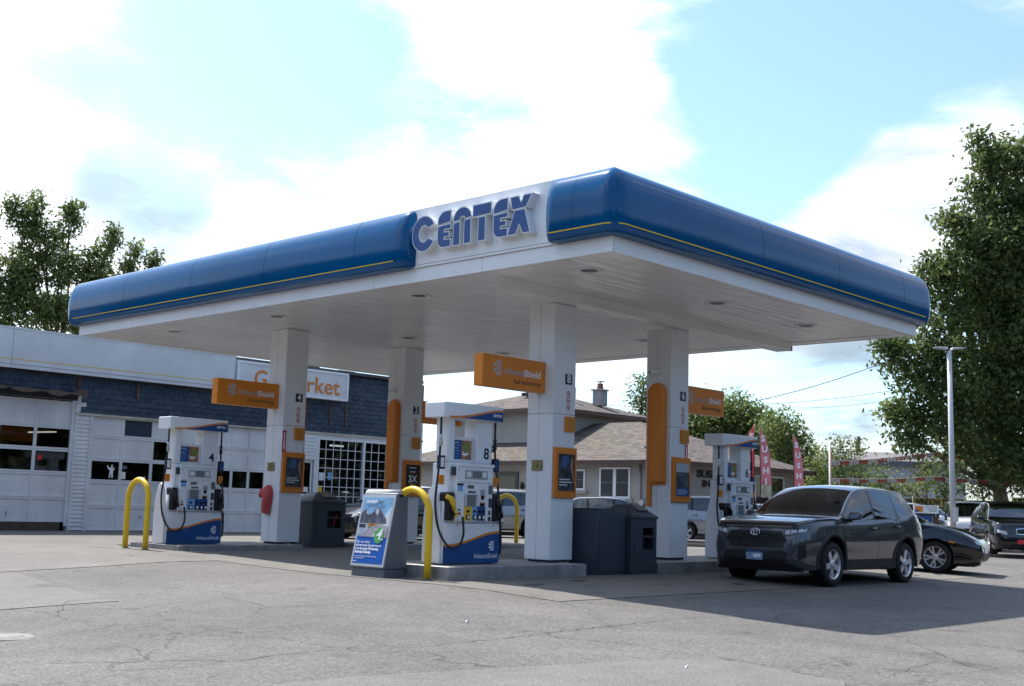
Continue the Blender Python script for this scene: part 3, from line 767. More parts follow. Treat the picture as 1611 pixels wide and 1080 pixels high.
    # hoses, swivels and nozzles
    for sx_ in (-1, 1):
        hs = MB(); x = sx_*.60
        if sx_ < 0:
            hose(hs, [(x+.01,-.16,2.17),(x+.01,-.16,1.9),(x-.02,-.17,1.4),(x-.085,-.19,.9),(x-.06,-.26,.5),(x+.06,-.36,.26),(x+.22,-.40,.27),(x+.315,-.40,.45),(x+.30,-.385,.70)])
        else:
            hose(hs, [(x-.02,-.16,2.17),(x-.02,-.17,1.7),(x+.0,-.2,1.3),(x+.035,-.25,.9),(x+.05,-.28,.35),(x+.045,-.27,.16),(x+.06,-.22,.20),(x+.055,-.25,.5),(x-.05,-.33,.70)])
        hb = hs.build('hose', BLACK, t)
        sx2 = x+(.01 if sx_ < 0 else -.02)
        MB().lathe([(.012,0),(.030,.03),(.034,.09),(.022,.13),(.034,.17),(.012,.2)], (sx2,-.163,1.72), (0,0,1), 12).build('breakaway', BLACKGLOSS if sx_ > 0 else STEEL, hb)
        MB().box(sx2-.055, sx2+.055, -.215, -.155, 1.40, 1.60).build('hose_tag', NAVY, hb); MB().box(sx2-.035, sx2+.035, -.219, -.2155, 1.43, 1.57).build('tag_print', PAPER if sx_ < 0 else PUMPBLUE, hb)
        MB().box(sx2-.045, sx2+.04, -.223, -.19, 1.17, 1.31).build('hose_tag', ORANGE, hb)
        col_ = YELLOW if (yellow and sx_ < 0) else BLACKGLOSS
        nx = sx_*.485+ (0.0 if sx_ < 0 else .02)
        nz = MB()
        nz.tube([(nx-.04*sx_*-1-.05,F-.03,1.0),(nx-.02,F-.06,.965),(nx+.005,F-.075,.90),(nx+.03,F-.085,.80)], [.034,.046,.046,.028], 8)
        nz.tube([(nx+.02,F-.085,.84),(nx+.05,F-.095,.75),(nx+.055,F-.10,.68)], [.026,.024,.02], 8)
        nzo = nz.build('nozzle', col_, t)
        MB().tube([(nx-.03,F-.075,.87),(nx-.035,F-.095,.80),(nx+.03,F-.105,.73)], .009, 6).build('trigger', BLACK, nzo)
        MB().tube([(nx+.055,F-.10,.69),(nx+.057,F-.105,.60)], [.022,.019], 8).build('swivel', STEEL, nzo)
    return t
pump(8, 12.98, 13.20, 'white and blue fuel pump numbered 8 with a yellow nozzle, beside the advertising board', True)
pump(4, 12.84, 20.56, 'white and blue fuel pump numbered 4 behind the lone yellow hoop at left', False)
pump(6, 20.45, 13.20, 'white and blue fuel pump numbered 6 behind the nose of the dark grey SUV', False)
pump(2, 20.45, 20.56, 'white and blue fuel pump numbered 2, hidden behind pump 8', False)
# ================================================================== on the columns
WORDS = {8: 'front right of the pumps', 6: 'nearest the dark grey SUV', 4: 'nearest the garage doors', 2: 'behind the advertising board'}
POSTM = mat('poster_dusk', (.055,.065,.08), .25, var=.8, vscale=7); POSTG = mat('poster_green', (.07,.10,.11), .25, var=.8, vscale=9); SKIN = mat('poster_warm', (.42,.20,.13), .3)
for num, (cx_, cy_) in COLS.items():
    near = {8: 'the front column beside the charcoal cabinet', 6: 'the column nearest the dark SUV', 4: 'the column with the red pouch', 2: 'the column behind the advertising board'}[num]
    # orange fuel sign
    L = 1.48; xs0 = cx_-L if num in (8, 4) else cx_+CW
    t = thing('fuel_sign', 'orange fuel technology sign on %s' % near, 'sign', (xs0, cy_+CW/2, 2.945), 0, 'orange signs on the canopy columns')
    box_ = MB().box(0 if num in (8,4) else .001, L-.001, -.10, .10, 0, .51).build('sign_box', ORANGE, t, bevel=.008)
    MB().box((0 if num in (8,4) else L)-.004, (0 if num in (8,4) else L)+.004, -.09, .09, .01, .5).build('end_cap', ORANGE, box_)
    MB().box(.11, .116, -.1015, -.0995, .01, .50).build('panel_joint', ORANGE_DEEP, box_)
    sh = .12 if num in (8, 4) else .0
    for side, ax in ((-1, AX_Y), (1, dict(a=(-1,0,0), b=(0,0,1), n=(0,1,0)))):
        fan_logo(t, SILVERTXT, ax, (.36 if side < 0 else L-.36, side*.1003, .305), .125)
        cx2 = .93 if side < 0 else L-.93
        text('lettering', 'Advance', SILVERTXT, (cx2-.22*(-side), side*.103, .27), ax['a'], (0,0,1), .155, t, depth=.004, width=.46)
        text('lettering', 'Shield', PAPER, (cx2+.22*(-side), side*.103, .27), ax['a'], (0,0,1), .155, t, depth=.004, width=.40, bold=.003)
        text('lettering', 'fuel technology', DARKTXT, (cx2+.11*(-side), side*.103, .125), ax['a'], (0,0,1), .11, t, depth=.004, width=.66)
    for bz in (.12, .39): MB().box(L-.002 if num in (8,4) else -.02, L+.02 if num in (8,4) else .002, -.04, .04, bz-.04, bz+.04).build('bracket', STEEL, t)
    # number plate, warning strip, small orange box on the forecourt face
    yf = cy_-.0005
    if num == 2:
        yf = cy_-.0005
    t = thing('number_plate', 'black number plate reading %s high on %s' % (['','','two','','four','','six','','eight'][num], near), 'sign', (cx_+.375, yf, 3.20), 0, 'pump number plates')
    plate('plate', NAVY, t, AX_Y, (0,0,0), rect(.17,.17), .008); text('lettering', str(num), PAPER, (0,-.010,0), (1,0,0), (0,0,1), .19, t, depth=.003, bold=.004)
    t = thing('warning_sign', 'narrow white strip of three red prohibition circles on %s' % near, 'sign', (cx_+.375, yf, 2.84), 0, 'warning strips')
    plate('plate', PAPER, t, AX_Y, (0,0,0), rect(.165,.35), .005)
    for k in range(3):
        for q in range(1): 
            zc = .113-k*.113
            rg = MB()
            for i in range(16):
                a0, a1 = 2*math.pi*i/16, 2*math.pi*(i+1)/16
                rg.add([(.052*math.cos(a0),-.0065,zc+.052*math.sin(a0)),(.052*math.cos(a1),-.0065,zc+.052*math.sin(a1)),(.041*math.cos(a1),-.0065,zc+.041*math.sin(a1)),(.041*math.cos(a0),-.0065,zc+.041*math.sin(a0))], [(0,1,2,3)])
            rg.build('red_circle', RED, t)
            plate('pictogram', BLACK, t, AX_Y, (0,-.005,zc), [(-.03,-.006),(.01,-.01),(.03,.008),(.0,.022),(-.012,.006)] if k == 0 else [(-.012,-.026),(.012,-.026),(.016,.022),(-.016,.022)] if k == 2 else [(-.028,-.016),(.026,-.004),(.026,.008),(-.024,.018)], .0015)
            MB().add([(-.036,-.0068,zc+.030),(-.030,-.0068,zc+.036),(.036,-.0068,zc-.030),(.030,-.0068,zc-.036)], [(0,3,2,1)]).build('slash', RED, t)
    for k in range(2): MB().box(-.08, .08, -.0062, -.0049, .055-.113*k, .058-.113*k).build('rule', RED, t)
    t = thing('emergency_box', 'small orange box on %s' % near, 'box', (cx_+.405, yf, 2.45), 0, 'small orange boxes')
    MB().box(-.115, .115, -.05, 0, -.125, .125).build('case', ORANGE, t, bevel=.008); MB().box(-.09, .09, -.0525, -.0495, -.10, .10).build('face', mat('amber_face', (.55,.22,.02), .4, var=.2, vscale=20), t)
    # framed poster
    t = thing('poster_frame', {8: 'orange framed poster of a hand and blue card on the front column', 6: 'orange framed poster with a pale sky and blue foot on the column by the SUV', 4: 'orange framed poster above the red pouch on its column', 2: 'orange framed black poster reading 3X behind the board'}[num], 'poster', (cx_+.295, yf, 1.65), 0, 'orange framed posters')
    fr = MB()
    MB().box(-.275, .275, -.055, 0, -.41, .41).build('frame', ORANGE, t, bevel=.012)
    pm = {8: POSTM, 4: POSTM, 6: POSTG, 2: mat('poster_black', (.02,.022,.026), .3)}[num]
    MB().box(-.205, .215, -.060, -.054, -.30, .305).build('print', pm, t)
    for a, b, c, d in ((-.215,.225,.306,.318),(-.215,.225,-.318,-.301),(-.217,-.206,-.30,.305),(.216,.227,-.30,.305)): MB().box(a, b, -.066, -.054, c, d).build('trim', ORANGE, t)
    if num in (8, 4):
        plate('card_print', mat('card_blue', (.05,.12,.27), .3, var=.4, vscale=14), t, AX_Y, (-.02,-.060,.16), [(-.12,-.05),(.02,-.10),(.09,.05),(.03,.12),(-.07,.10)], .002)
        plate('hand_print', SKIN, t, AX_Y, (.1,-.060,.03), [(.0,.08),(.03,.20),(.06,.22),(.07,.0),(.105,-.17),(.108,-.22),(.07,-.12),(.03,-.02)], .003)
        for k, w in enumerate((.26,.32,.20)): MB().box(-.17, -.17+w, -.0625, -.0605, -.12-k*.045, -.105-k*.045).build('print_line', PAPER, t)
    if num == 6:
        MB().box(-.204, .214, -.062, -.0605, -.299, -.14).build('blue_foot', PUMPBLUE, t); MB().box(-.204, .214, -.062, -.0605, .14, .303).build('pale_sky', mat('poster_sky', (.45,.50,.55), .3, var=.3, vscale=12), t)
        for k, w in enumerate((.30,.34,.28)): MB().box(-.17, -.17+w, -.064, -.0625, -.19-k*.035, -.182-k*.035).build('print_line', PAPER, t)
    if num == 2:
        text('lettering', '3X', PAPER, (.0,-.062,-.02), (1,0,0), (0,0,1), .22, t, depth=.003, bold=.004)
        for k, (w, z, m_) in enumerate(((.20,.24,PAPER),(.16,.15,PAPER),(.16,.12,RED),(.16,-.13,YELLOW),(.40,-.27,PAPER))): MB().box(-w/2, w/2, -.0625, -.0605, z-.01-(.03 if k == 4 else 0), z+.008).build('print_line', m_, t)
    # tall orange service unit on the inner face of each column
    s_ = -1 if num in (6, 2) else 1
    xf = cx_ if s_ < 0 else cx_+CW
    t = thing('windshield_service_unit', 'tall orange service panel on %s' % near, 'service unit', (xf, cy_+CW/2+.02, 0), 0, 'tall orange service panels')
    half = .21
    back = [(-half,1.16),(-half+.10,1.16),(-half+.10,1.55),(half,1.55),(half,3.22)]+[(half*math.cos(R(a)), 3.22+.21*math.sin(R(a))) for a in range(15, 166, 15)]+[(-half,3.22)]
    if s_ < 0: MB().prism([(x, z) for x, z in back], (0,0,0), (0,-1,0), (0,0,1), (-1,0,0), .04).build('back_panel', ORANGE, t, bevel=.006)
    else: MB().prism([(x, z) for x, z in back], (0,0,0), (0,1,0), (0,0,1), (1,0,0), .04).build('back_panel', ORANGE, t, bevel=.006)
    bod = [(-.02,1.60),(half,1.60),(half,3.24)]+[(.095+.115*math.cos(R(a)), 3.24+.16*math.sin(R(a))) for a in range(15, 166, 15)]+[(-.02,3.24)]
    if s_ < 0: MB().prism(bod, (-.041,0,0), (0,-1,0), (0,0,1), (-1,0,0), .13).build('dispenser_body', ORANGE, t, bevel=.012)
    else: MB().prism(bod, (.041,0,0), (0,1,0), (0,0,1), (1,0,0), .05).build('dispenser_body', ORANGE, t, bevel=.012)
    MB().box(min(s_*.172, s_*.176) if s_ < 0 else .0915, max(s_*.172, s_*.165) if s_ < 0 else .096, -.19, -.10, 1.7, 3.1).build('face_panel', ORANGE, t)
    # brass plate on the street face of the outer columns
    if num in (8, 4):
        t = thing('metal_switch_plate', 'small brass switch plate on %s' % near, 'plate', (cx_-.0005, cy_+.31, 1.76), 0, 'brass plates')
        plate('plate', BRASS, t, AX_X, (0,0,0), rect(.22,.17), .03, bevel=.008); plate('slot', BLACK, t, AX_X, (-.0295,-.02,-.01), rect(.018,.06), .003)
    else:
        t = thing('security_camera', 'small white bullet security camera on %s above the orange panel' % near, 'camera', (cx_-.0005, cy_+.30, 3.62), 0, 'security cameras')
        MB().lathe([(.055,0),(.055,.02),(.03,.035)], (0,0,0), (-1,0,0), 14).build('mount', WHITE, t)
        MB().lathe([(.030,-.07),(.044,-.06),(.047,.08),(.042,.09)], (-.08,.02,.02), (-.75,.62,-.22), 14).build('housing', WHITE, t)
        MB().lathe([(.036,.085),(.03,.096)], (-.08,.02,.02), (-.75,.62,-.22), 14).build('lens', BLACKGLOSS, t)
    if num in (4, 6):
        t = thing('extinguisher_sign', 'narrow red arrow sign for the fire extinguisher on %s' % near, 'sign', (cx_+(.055 if num == 4 else .50), yf, 2.28 if num == 4 else 2.17), 0, 'fire extinguisher arrows')
        plate('plate', RED, t, AX_Y, (0,0,0), rect(.095,.44 if num == 4 else .27), .004)
        k = 1 if num == 4 else .6
        plate('arrow', PAPER, t, AX_Y, (0,-.004,0), [(-.015,.18*k),(-.015,-.12*k),(-.032,-.12*k),(0,-.19*k),(.032,-.12*k),(.015,-.12*k),(.015,.18*k)], .002)
t = thing('extinguisher_cover', 'red vinyl fire extinguisher cover hanging on its column', 'cover', (14.764, 20.60, .80), 0)
rows = []
for i, (z, w, d) in enumerate(((.0,.10,.10),(.05,.11,.13),(.2,.12,.14),(.33,.13,.14),(.40,.16,.14),(.48,.15,.12),(.55,.09,.09),(.58,.04,.05))):
    rows.append([(-.01-d*max(0, math.sin(math.pi*k/12)), w*math.cos(math.pi*k/12)+.02*math.sin(i*1.7), z) for k in range(13)])
MB().grid(rows).build('cover', REDCLOTH, t)
MB().prism([(-.17,.36),(-.10,.31),(-.05,.47),(-.1,.52)], (-.06,.06,0), (0,-1,0), (0,0,1), (-1,0,0), .05).build('flap', REDCLOTH, t, bevel=.01)

# ================================================================== bins
def bin_(x, y, w, d, label, tall=False, back=False):
    t = thing('litter_bin', label, 'bin', (x, y, gz(x, y)), 0, 'dark grey forecourt bins')
    H = .93
    MB().box(.01, w-.01, .01, d-.01, 0, .06).build('plinth', DARKGREY, t)
    fr = MB()   # carcass with an opening in the forecourt face
    ox0, ox1, oz0, oz1 = w*.46, w*.88, .42, .78
    for a, b, c, e in ((0,ox0,.06,H),(ox1,w,.06,H),(ox0+.0005,ox1-.0005,.06,oz0),(ox0+.0005,ox1-.0005,oz1,H)):
        fr.box(a, b, 0, .03, c, e)
    fr.build('front', DARKGREY, t)
    MB().box(0, .03, .031, d, .06, H).build('side', DARKGREY, t); MB().box(w-.03, w, .031, d, .06, H).build('side', DARKGREY, t); MB().box(.031, w-.031, d-.03, d, .06, H).build('back', DARKGREY, t)
    MB().box(.04, w-.04, .16, .18, .3, H-.02).build('inner_liner', BLACK, t)
    MB().box(ox0-.02, ox1+.02, -.012, .04, (oz0+oz1)/2+.02, (oz0+oz1)/2+.05).build('shelf', DARKGREY, t)
    MB().box(-.02, w+.02, -.02, d+.02, H+.001, H+.05).build('rim', DARKGREY, t, bevel=.01)
    MB().hexa([(-.005,-.005,H+.051),(w+.005,-.005,H+.051),(w+.005,d+.005,H+.051),(-.005,d+.005,H+.051),(w*.30,d*.32,H+.24),(w*.66,d*.32,H+.24),(w*.66,d*.7,H+.24),(w*.30,d*.7,H+.24)]).build('hood', DARKGREY, t, bevel=.012)
    MB().hexa([(w*.42,d*.13,H+.135),(w*.80,d*.13,H+.135),(w*.62,d*.34,H+.243),(w*.36,d*.34,H+.243),(w*.42,d*.10,H+.145),(w*.80,d*.10,H+.145),(w*.63,d*.33,H+.26),(w*.36,d*.33,H+.26)]).build('hood_flap', mat('bin_flap', (.17,.155,.13), .5), t)
    for k in range(3): MB().box(.10+k*.0, .105, -.003, .001, .12, .88).build('panel_joint', BLACK, t) if k == 0 else None
    return t
b1 = bin_(15.86, 20.55, .90, .75, 'dark grey hooded litter bin with a front opening, beside the column with the red pouch')
t = MB().hexa([(16.48,20.60,.46),(16.50,20.60,.46),(16.50,20.62,.46),(16.48,20.62,.46),(16.55,20.58,.72),(16.565,20.58,.72),(16.565,20.6,.72),(16.55,20.6,.72)]).build('squeegee_handle', RED, b1, loc=(-15.86,-20.55,0))
bin_(16.20, 12.36, .72, .70, 'dark grey hooded litter bin with two front slots, beside the column nearest the SUV')
t = thing('grey_cabinet', 'plain tall charcoal cabinet standing beside the front column', 'cabinet', (15.42, 12.46, 0), 0)
MB().hexa([(.02,.0,0),(.76,.0,0),(.76,.62,0),(.02,.62,0),(0,-.01,1.06),(.78,-.01,1.06),(.78,.62,1.06),(0,.62,1.06)]).build('body', DARKGREY, t, bevel=.015)
MB().box(.005, .775, -.005, .615, 1.061, 1.085).build('top', DARKGREY, t, bevel=.01)
MB().box(.05, .73, -.0135, -.004, .06, 1.0).build('door', DARKGREY, t, bevel=.004)

# ================================================================== yellow hoops
def hoop(x, y0, y1, z0, label, H=1.28):
    t = thing('hoop_bollard', label, 'bollard', (x, (y0+y1)/2, z0), 0, 'yellow hoop bollards at the island ends')
    w = (y1-y0)/2; P = [(0,-w,.0),(0,-w,.3),(0,-w,.6)]
    P += [(0,-w*math.cos(R(a)), H-w+(w)*math.sin(R(a))) for a in range(0, 181, 12)]
    P += [(0,w,.6),(0,w,.3),(0,w,0)]
    MB().tube(P, .052, 14).build('hoop', YELLOW, t)
    for s_ in (-w, w): MB().lathe([(.10,0),(.09,.012),(.064,.02)], (0,s_,0), (0,0,1), 14).build('foot', CONCRETE, t)
    return t
hoop(11.72, 20.08, 20.80, gz(11.72,20.4), 'yellow steel hoop bollard standing by pump 4 in front of the garage')
hoop(11.86, 12.66, 13.40, .0, 'yellow steel hoop bollard right behind the advertising board')
hoop(22.32, 20.62, 21.36, gz(22.3,21), 'yellow steel hoop bollard seen between pump 8 and its column')

# ================================================================== advertising board
t = thing('advertising_board', 'grey floor-standing board with a blue fuel savings poster, by pump 8', 'advertising board', (11.5, 13.2, 0), 0)
W = .75; TH = 1.22
MB().hexa([(.02,.015,0),(.44,.015,0),(.44,W-.015,0),(.02,W-.015,0),(.03,.015,.12),(.44,.015,.12),(.44,W-.015,.12),(.03,W-.015,.12)]).build('plinth', GREY, t, bevel=.01)
MB().hexa([(.012,0,.121),(.455,0,.121),(.455,W,.121),(.012,W,.121),(.225,0,TH),(.44,0,TH),(.44,W,TH),(.225,W,TH)]).build('body', GREY, t, bevel=.02)
MB().tube([(.30,.0,TH-.005),(.30,W,TH-.005)], .055, 12).build('top_roll', mat('board_silver', (.42,.43,.45), .35, var=.06), t)
SILV = mat('frame_silver', (.50,.52,.55), .3, metal=.2)
fa = Vector((0,-1,0)); fb = Vector((.213,0,TH-.121)).normalized(); fn = fa.cross(fb).normalized()
fax = dict(a=fa, b=fb, n=fn); fo = Vector((.012, W/2, .121)); FH = (Vector((.213,0,TH-.121))).length
def bp(name, m, poly, t_, off=0.0, par=t): return plate(name, m, par, fax, fo+fn*off, poly, t_)
bp('frame', SILV, [(-W/2+.01,.03),(W/2-.01,.03),(W/2-.01,FH-.03),(-W/2+.01,FH-.03)], .018)
pw, p0, p1 = W/2-.045, .07, FH-.075
base_o = .0182
def img(name, m, poly, k): return bp(name, m, poly, .0012, base_o+k*.0014)
img('blue_field', mat('ad_blue', (.008,.09,.40), .35), [(-pw,p0),(pw,p0),(pw,.46),(-pw,.46)], 0)
img('ad_sky', mat('ad_sky', (.20,.40,.62), .35, var=.35, vscale=4), [(-pw,.4601),(pw,.4601),(pw,p1),(-pw,p1)], 0)
img('ad_glow', mat('ad_haze', (.55,.62,.68), .4, var=.15, vscale=6), [(.12,.62),(pw,.58),(pw,.92),(.22,.80)], 1)
MTN = mat('ad_mountain', (.085,.095,.13), .4, var=.8, vscale=9); SNOW = mat('ad_snow', (.45,.46,.52), .4, var=.3, vscale=20)
img('ad_mountain', MTN, [(-pw,.66),(.27,.66),(.24,.74),(.16,.80),(.10,.86),(.04,.90),(-.02,.88),(-.08,.81),(-.13,.79),(-.18,.83),(-.23,.87),(-.29,.83),(-pw,.80)], 2)
img('ad_snow', SNOW, [(-.02,.83),(.03,.78),(.06,.80),(.06,.86),(.03,.885),(.0,.875)], 3)
img('ad_snow', SNOW, [(-.2,.80),(-.15,.78),(-.17,.82),(-.22,.86)], 3)
img('ad_field', mat('ad_field', (.36,.26,.05), .45, var=.5, vscale=14), [(-pw,.60),(-.05,.60),(.18,.655),(-pw,.659)], 2)
img('ad_road', mat('ad_road', (.34,.32,.35), .4, var=.3, vscale=7), [(-.28,.4605),(pw,.4605),(pw,.62),(.2,.65),(-.02,.625)], 2.9)
img('ad_barn', RED, [(-.10,.625),(.0,.645),(.0,.655),(-.10,.645)], 3.9)
img('ad_car', mat('ad_car', (.34,.40,.48), .35, var=.4, vscale=12), [(-pw,.475),(-.20,.50),(-.09,.57),(-.12,.60),(-.15,.655),(-pw,.66)], 4)
img('ad_car_glass', NAVY, [(-pw+.01,.595),(-.17,.59),(-.19,.645),(-pw+.01,.645)], 5)
img('ad_lane', PAPER, [(.0,.462),(.03,.462),(.09,.54),(.075,.54)], 4)
img('green_disc', GREEN, [(.155+.105*math.cos(a*.2617), .485+.115*math.sin(a*.2617)) for a in range(24)], 5)
def bt(s_, x, y, size, m=PAPER, k=6.5, **kw): return text('lettering', s_, m, tuple(fo+fa*x+fb*y+fn*(base_o+k*.0014+.001)), fa, fb, size, t, depth=.002, **kw)
bt('4', .155, .495, .21, shear=.25, bold=.005); bt('¢', .222, .535, .09); bt('SAVE', .085, .565, .035); bt('/L NOW', .21, .425, .032)
bt('carwash', -.13, .985, .075, bold=.002); bt('FUEL SAVINGS', .04, .955, .022, GREY); bt('pass', .09, .985, .07, GREY)
for s_, y, w, b_ in (('Sign up today!', .385, .30, 0), ('and save every day and more at', .335, .56, .001), ('it on the pump Wednesday,', .285, .52, .002), ('Saturday & Sunday.', .235, .36, .003)):
    bt(s_, -.315+w/2, y, .05, k=1.5, width=w, bold=b_)
for s_, y, w in (('See in store for details and conditions that apply', .175, .48), ('at participating sites.', .148, .22)): bt(s_, -.30+w/2, y, .024, k=1.5, width=w)
bt('carwash', -.29, .10, .028, k=1.5)
# ================================================================== shop and garage
FY = 31.4; SX0, SX1 = 8.6, 28.95
store = thing('garage_shop', 'long white garage and shop with blue shingled front and three overhead doors', 'building', (0,0,0))
STW = mat('garage_white', (.70,.71,.72), .55, var=.16, vscale=1.3); DOORW = mat('door_white', (.72,.725,.73), .5, var=.14, vscale=1.6, stretch=(1,1,.5)); FASW = mat('fascia_white', (.64,.65,.66), .45, var=.12, vscale=.9)
SHING = [mat('blue_shingle_%s' % n, c, .75, var=.28, vscale=6, bump=.2, bscale=40) for n, c in (('a', (.042,.068,.098)), ('b', (.035,.058,.086)), ('c', (.050,.078,.110)))]
SHAD = mat('shingle_backing', (.03,.045,.065), .8)
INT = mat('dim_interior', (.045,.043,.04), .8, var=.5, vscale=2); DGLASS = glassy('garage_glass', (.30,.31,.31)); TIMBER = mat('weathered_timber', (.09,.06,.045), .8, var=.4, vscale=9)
# walls built round the openings (doors 3, 2, 1, entry, shop window)
OPEN = [(12.75,15.90,3.66), (16.40,19.36,3.30), (19.80,23.00,3.27), (23.55,24.22,2.40), (24.36,28.30,3.14)]
xs = SX0
for a, b, zt in OPEN:
    MB().box(xs, a, FY, FY+.18, -.1, 3.95).build('wall', STW, store)
    MB().box(a+.0005, b-.0005, FY, FY+.18, zt, 3.95).build('wall', STW, store); xs = b
MB().box(xs, SX1, FY, FY+.18, -.1, 3.95).build('wall', STW, store)
MB().box(24.365, 28.295, FY+.001, FY+.18, -.1, .62).build('wall', STW, store)
MB().box(SX0, SX1, FY+.02, FY+.16, 3.951, 5.30).build('wall', SHAD, store)
MB().box(SX0, SX0+.2, FY+.181, FY+9, -.1, 5.3).build('wall', STW, store); MB().box(SX1-.2, SX1, FY+.181, FY+9, -.1, 5.3).build('wall', STW, store); MB().box(SX0, SX1, FY+9.001, FY+9.2, -.1, 5.3).build('wall', STW, store)
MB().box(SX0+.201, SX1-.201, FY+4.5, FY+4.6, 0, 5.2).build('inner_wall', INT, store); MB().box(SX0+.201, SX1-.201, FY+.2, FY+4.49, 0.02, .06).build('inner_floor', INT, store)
MB().box(SX0-.15, SX1-.25, FY-.22, FY+9.35, 5.32, 5.415).build('roof', mat('roof_felt', (.07,.07,.075), .8, var=.3, vscale=1), store)
rp = random.Random(8)
for k in range(9):
    x = 15+k*1.3+rp.uniform(-.3,.3); MB().box(x, x+rp.uniform(.3,.9), FY+.1, FY+.5, 5.416, 5.416+rp.uniform(.03,.10)).build('roof_clutter', SHAD if k % 3 else RUST, store)
MB().box(17.2, 17.95, FY+1.2, FY+2, 5.416, 5.78).build('roof_unit', TIMBER, store)
# white fascia boards with a yellow pinstripe, then the sign box
for a, b in ((SX0, 13.9), (13.9, 20.84)):
    MB().box(a+.004, b-.004, FY-.26, FY+.019, 4.46, 5.395).build('white_fascia', FASW, store, bevel=.008)
    MB().box(a, b, FY-.272, FY-.20, 5.396, 5.445).build('fascia_cap', FASW, store)
    MB().box(a+.004, b-.004, FY-.245, FY+.019, 4.36, 4.455).build('fascia_foot', FASW, store)
    MB().box(a+.02, b-.02, FY-.2635, FY-.2595, 4.585, 4.607).build('yellow_stripe', YSTRIPE, store)
MB().box(SX0, 20.84, FY-.25, FY+.01, 4.345, 4.358).build('drip_edge', TIMBER, store)
sg = MB().box(20.86, 25.2, FY-.34, FY+.018, 4.40, 5.31).build('sign_box', FASW, store, bevel=.01)
for a, b, c, d in ((20.86,25.2,5.25,5.315),(20.86,25.2,4.395,4.46),(20.855,20.93,4.461,5.249),(25.135,25.205,4.461,5.249)): MB().box(a, b, FY-.365, FY-.3405, c, d).build('sign_frame', WHITE, sg)
for w_, cx2, wd in (('Go', 21.93, .90), ('Market', 23.67, 2.30)):
    text('lettering', w_, ORANGE_DEEP, (cx2, FY-.347, 4.79), (1,0,0), (0,0,1), .74, sg, depth=.006, width=wd, bold=.006)
    text('lettering', w_, ORANGE, (cx2, FY-.353, 4.79), (1,0,0), (0,0,1), .74, sg, depth=.006, width=wd-.03)
# shingles of the blue band, course by course; the rest past the limit stay joined
sw, sh = .32, .148
base = [MB().hexa([(.006,-.045,0),(sw-.006,-.045,0),(sw-.006,0,0),(.006,0,0),(.006,-.018,sh+.03),(sw-.006,-.018,sh+.03),(sw-.006,0,sh+.03),(.006,0,sh+.03)]).mesh('shingle') for _ in range(3)]
for me, m_ in zip(base, SHING): me.materials.append(m_)
cells = []
for r_ in range(15):
    z = 3.33+r_*sh
    x = 8.7+(sw/2 if r_ % 2 else 0)
    while x < 29:
        x1 = x+sw
        ok = z < 4.30
        if x < 15.92: ok = ok and z > 3.80
        if x > 25.18 and x1 < 28.98-.03*(r_) : ok = z < 5.22
        elif x1 > 28.98-.03*r_: ok = False
        if ok: cells.append((x, z))
        x += sw
vis = sorted(cells, key=lambda c: (0 if 12.9 < c[0] < 29 else 1, c[0]))
vis = [c for c in vis if 13.2 < c[0] and not (c[0] > 19.2 and c[0] < 24.8 and c[1] > 4.0)]
lim = vis if len(vis) <= 300 else [c for i, c in enumerate(vis) if i < 300]
for x, z in lim:
    o = bpy.data.objects.new('shingle', base[rp.randrange(3)]); COL.objects.link(o); o.parent = store; o.location = (x, FY+.019-rp.uniform(0,.008), z); o.rotation_euler = (0, rp.uniform(-.008,.008), 0)
rest = [c for c in cells if c not in set(lim)]
if rest:
    mb = MB()
    for x, z in rest: mb.box(x+.004, x+sw-.004, FY-.03, FY+.019, z, z+sh+.02)
    tag(mb.build('shingle_courses', SHING[0], store), kind='stuff')
MB().box(15.90, 28.95, FY-.055, FY+.0, 3.27, 3.335).build('band_trim', mat('trim_cream', (.50,.46,.38), .6, var=.25, vscale=4), store)
# rust runs below the sign
for x, h_ in ((17.75,.6),(25.42,.8),(23.75,.5),(24.75,.65),(15.95,.45)):
    MB().prism([(0,0),(.035,-h_*.4),(.02,-h_),(-.02,-h_),(-.045,-h_*.5),(-.03,0)][::-1], (x, FY-.048, 4.34), (1,0,0), (0,0,1), (0,-1,0), .002).build('rust_run', RUST, store)
# torn awning over door 3
MB().box(12.4, 15.95, FY-.03, FY-.001, 3.66, 3.94).build('torn_soffit', SHAD, store)
aw = []
for k in range(26):
    x = 12.6+k*.135; aw.append([(x, FY-.06, 3.86+.03*math.sin(k*.7)), (x, FY-.34, 3.86+.02*math.sin(k*1.1)), (x, FY-.42, 3.76+.05*math.sin(k*.9)+rp.uniform(-.03,.03))])
MB().grid(aw, sm=False).build('torn_awning', TIMBER, store)
MB().box(15.70, 16.05, FY-.38, FY-.05, 3.78, 3.93).build('awning_end', TIMBER, store, bevel=.03)
# siding boards on the pier between doors 3 and 2 and beside the shop window
bd = MB().hexa([(0,-.034,0),(.44,-.034,0),(.44,0,0),(0,0,0),(0,-.014,.112),(.44,-.014,.112),(.44,0,.112),(0,0,.112)]).mesh('siding_board'); bd.materials.append(STW)
for k in range(28):
    o = bpy.data.objects.new('siding_board', bd); COL.objects.link(o); o.parent = store; o.location = (15.945, FY-.001, .12+k*.112)
bd2 = MB().hexa([(0,-.034,0),(.46,-.034,0),(.46,0,0),(0,0,0),(0,-.014,.112),(.46,-.014,.112),(.46,0,.112),(0,0,.112)]).mesh('siding_board'); bd2.materials.append(STW)
for k in range(7):
    o = bpy.data.objects.new('siding_board', bd2); COL.objects.link(o); o.parent = store; o.location = (23.75, FY-.001, 2.45+k*.112)
MB().box(15.91, 15.96, FY-.05, FY+.0, .1, 3.6).build('corner_board', STW, store); MB().box(16.35, 16.40, FY-.05, FY-.0, .1, 3.26).build('corner_board', STW, store)
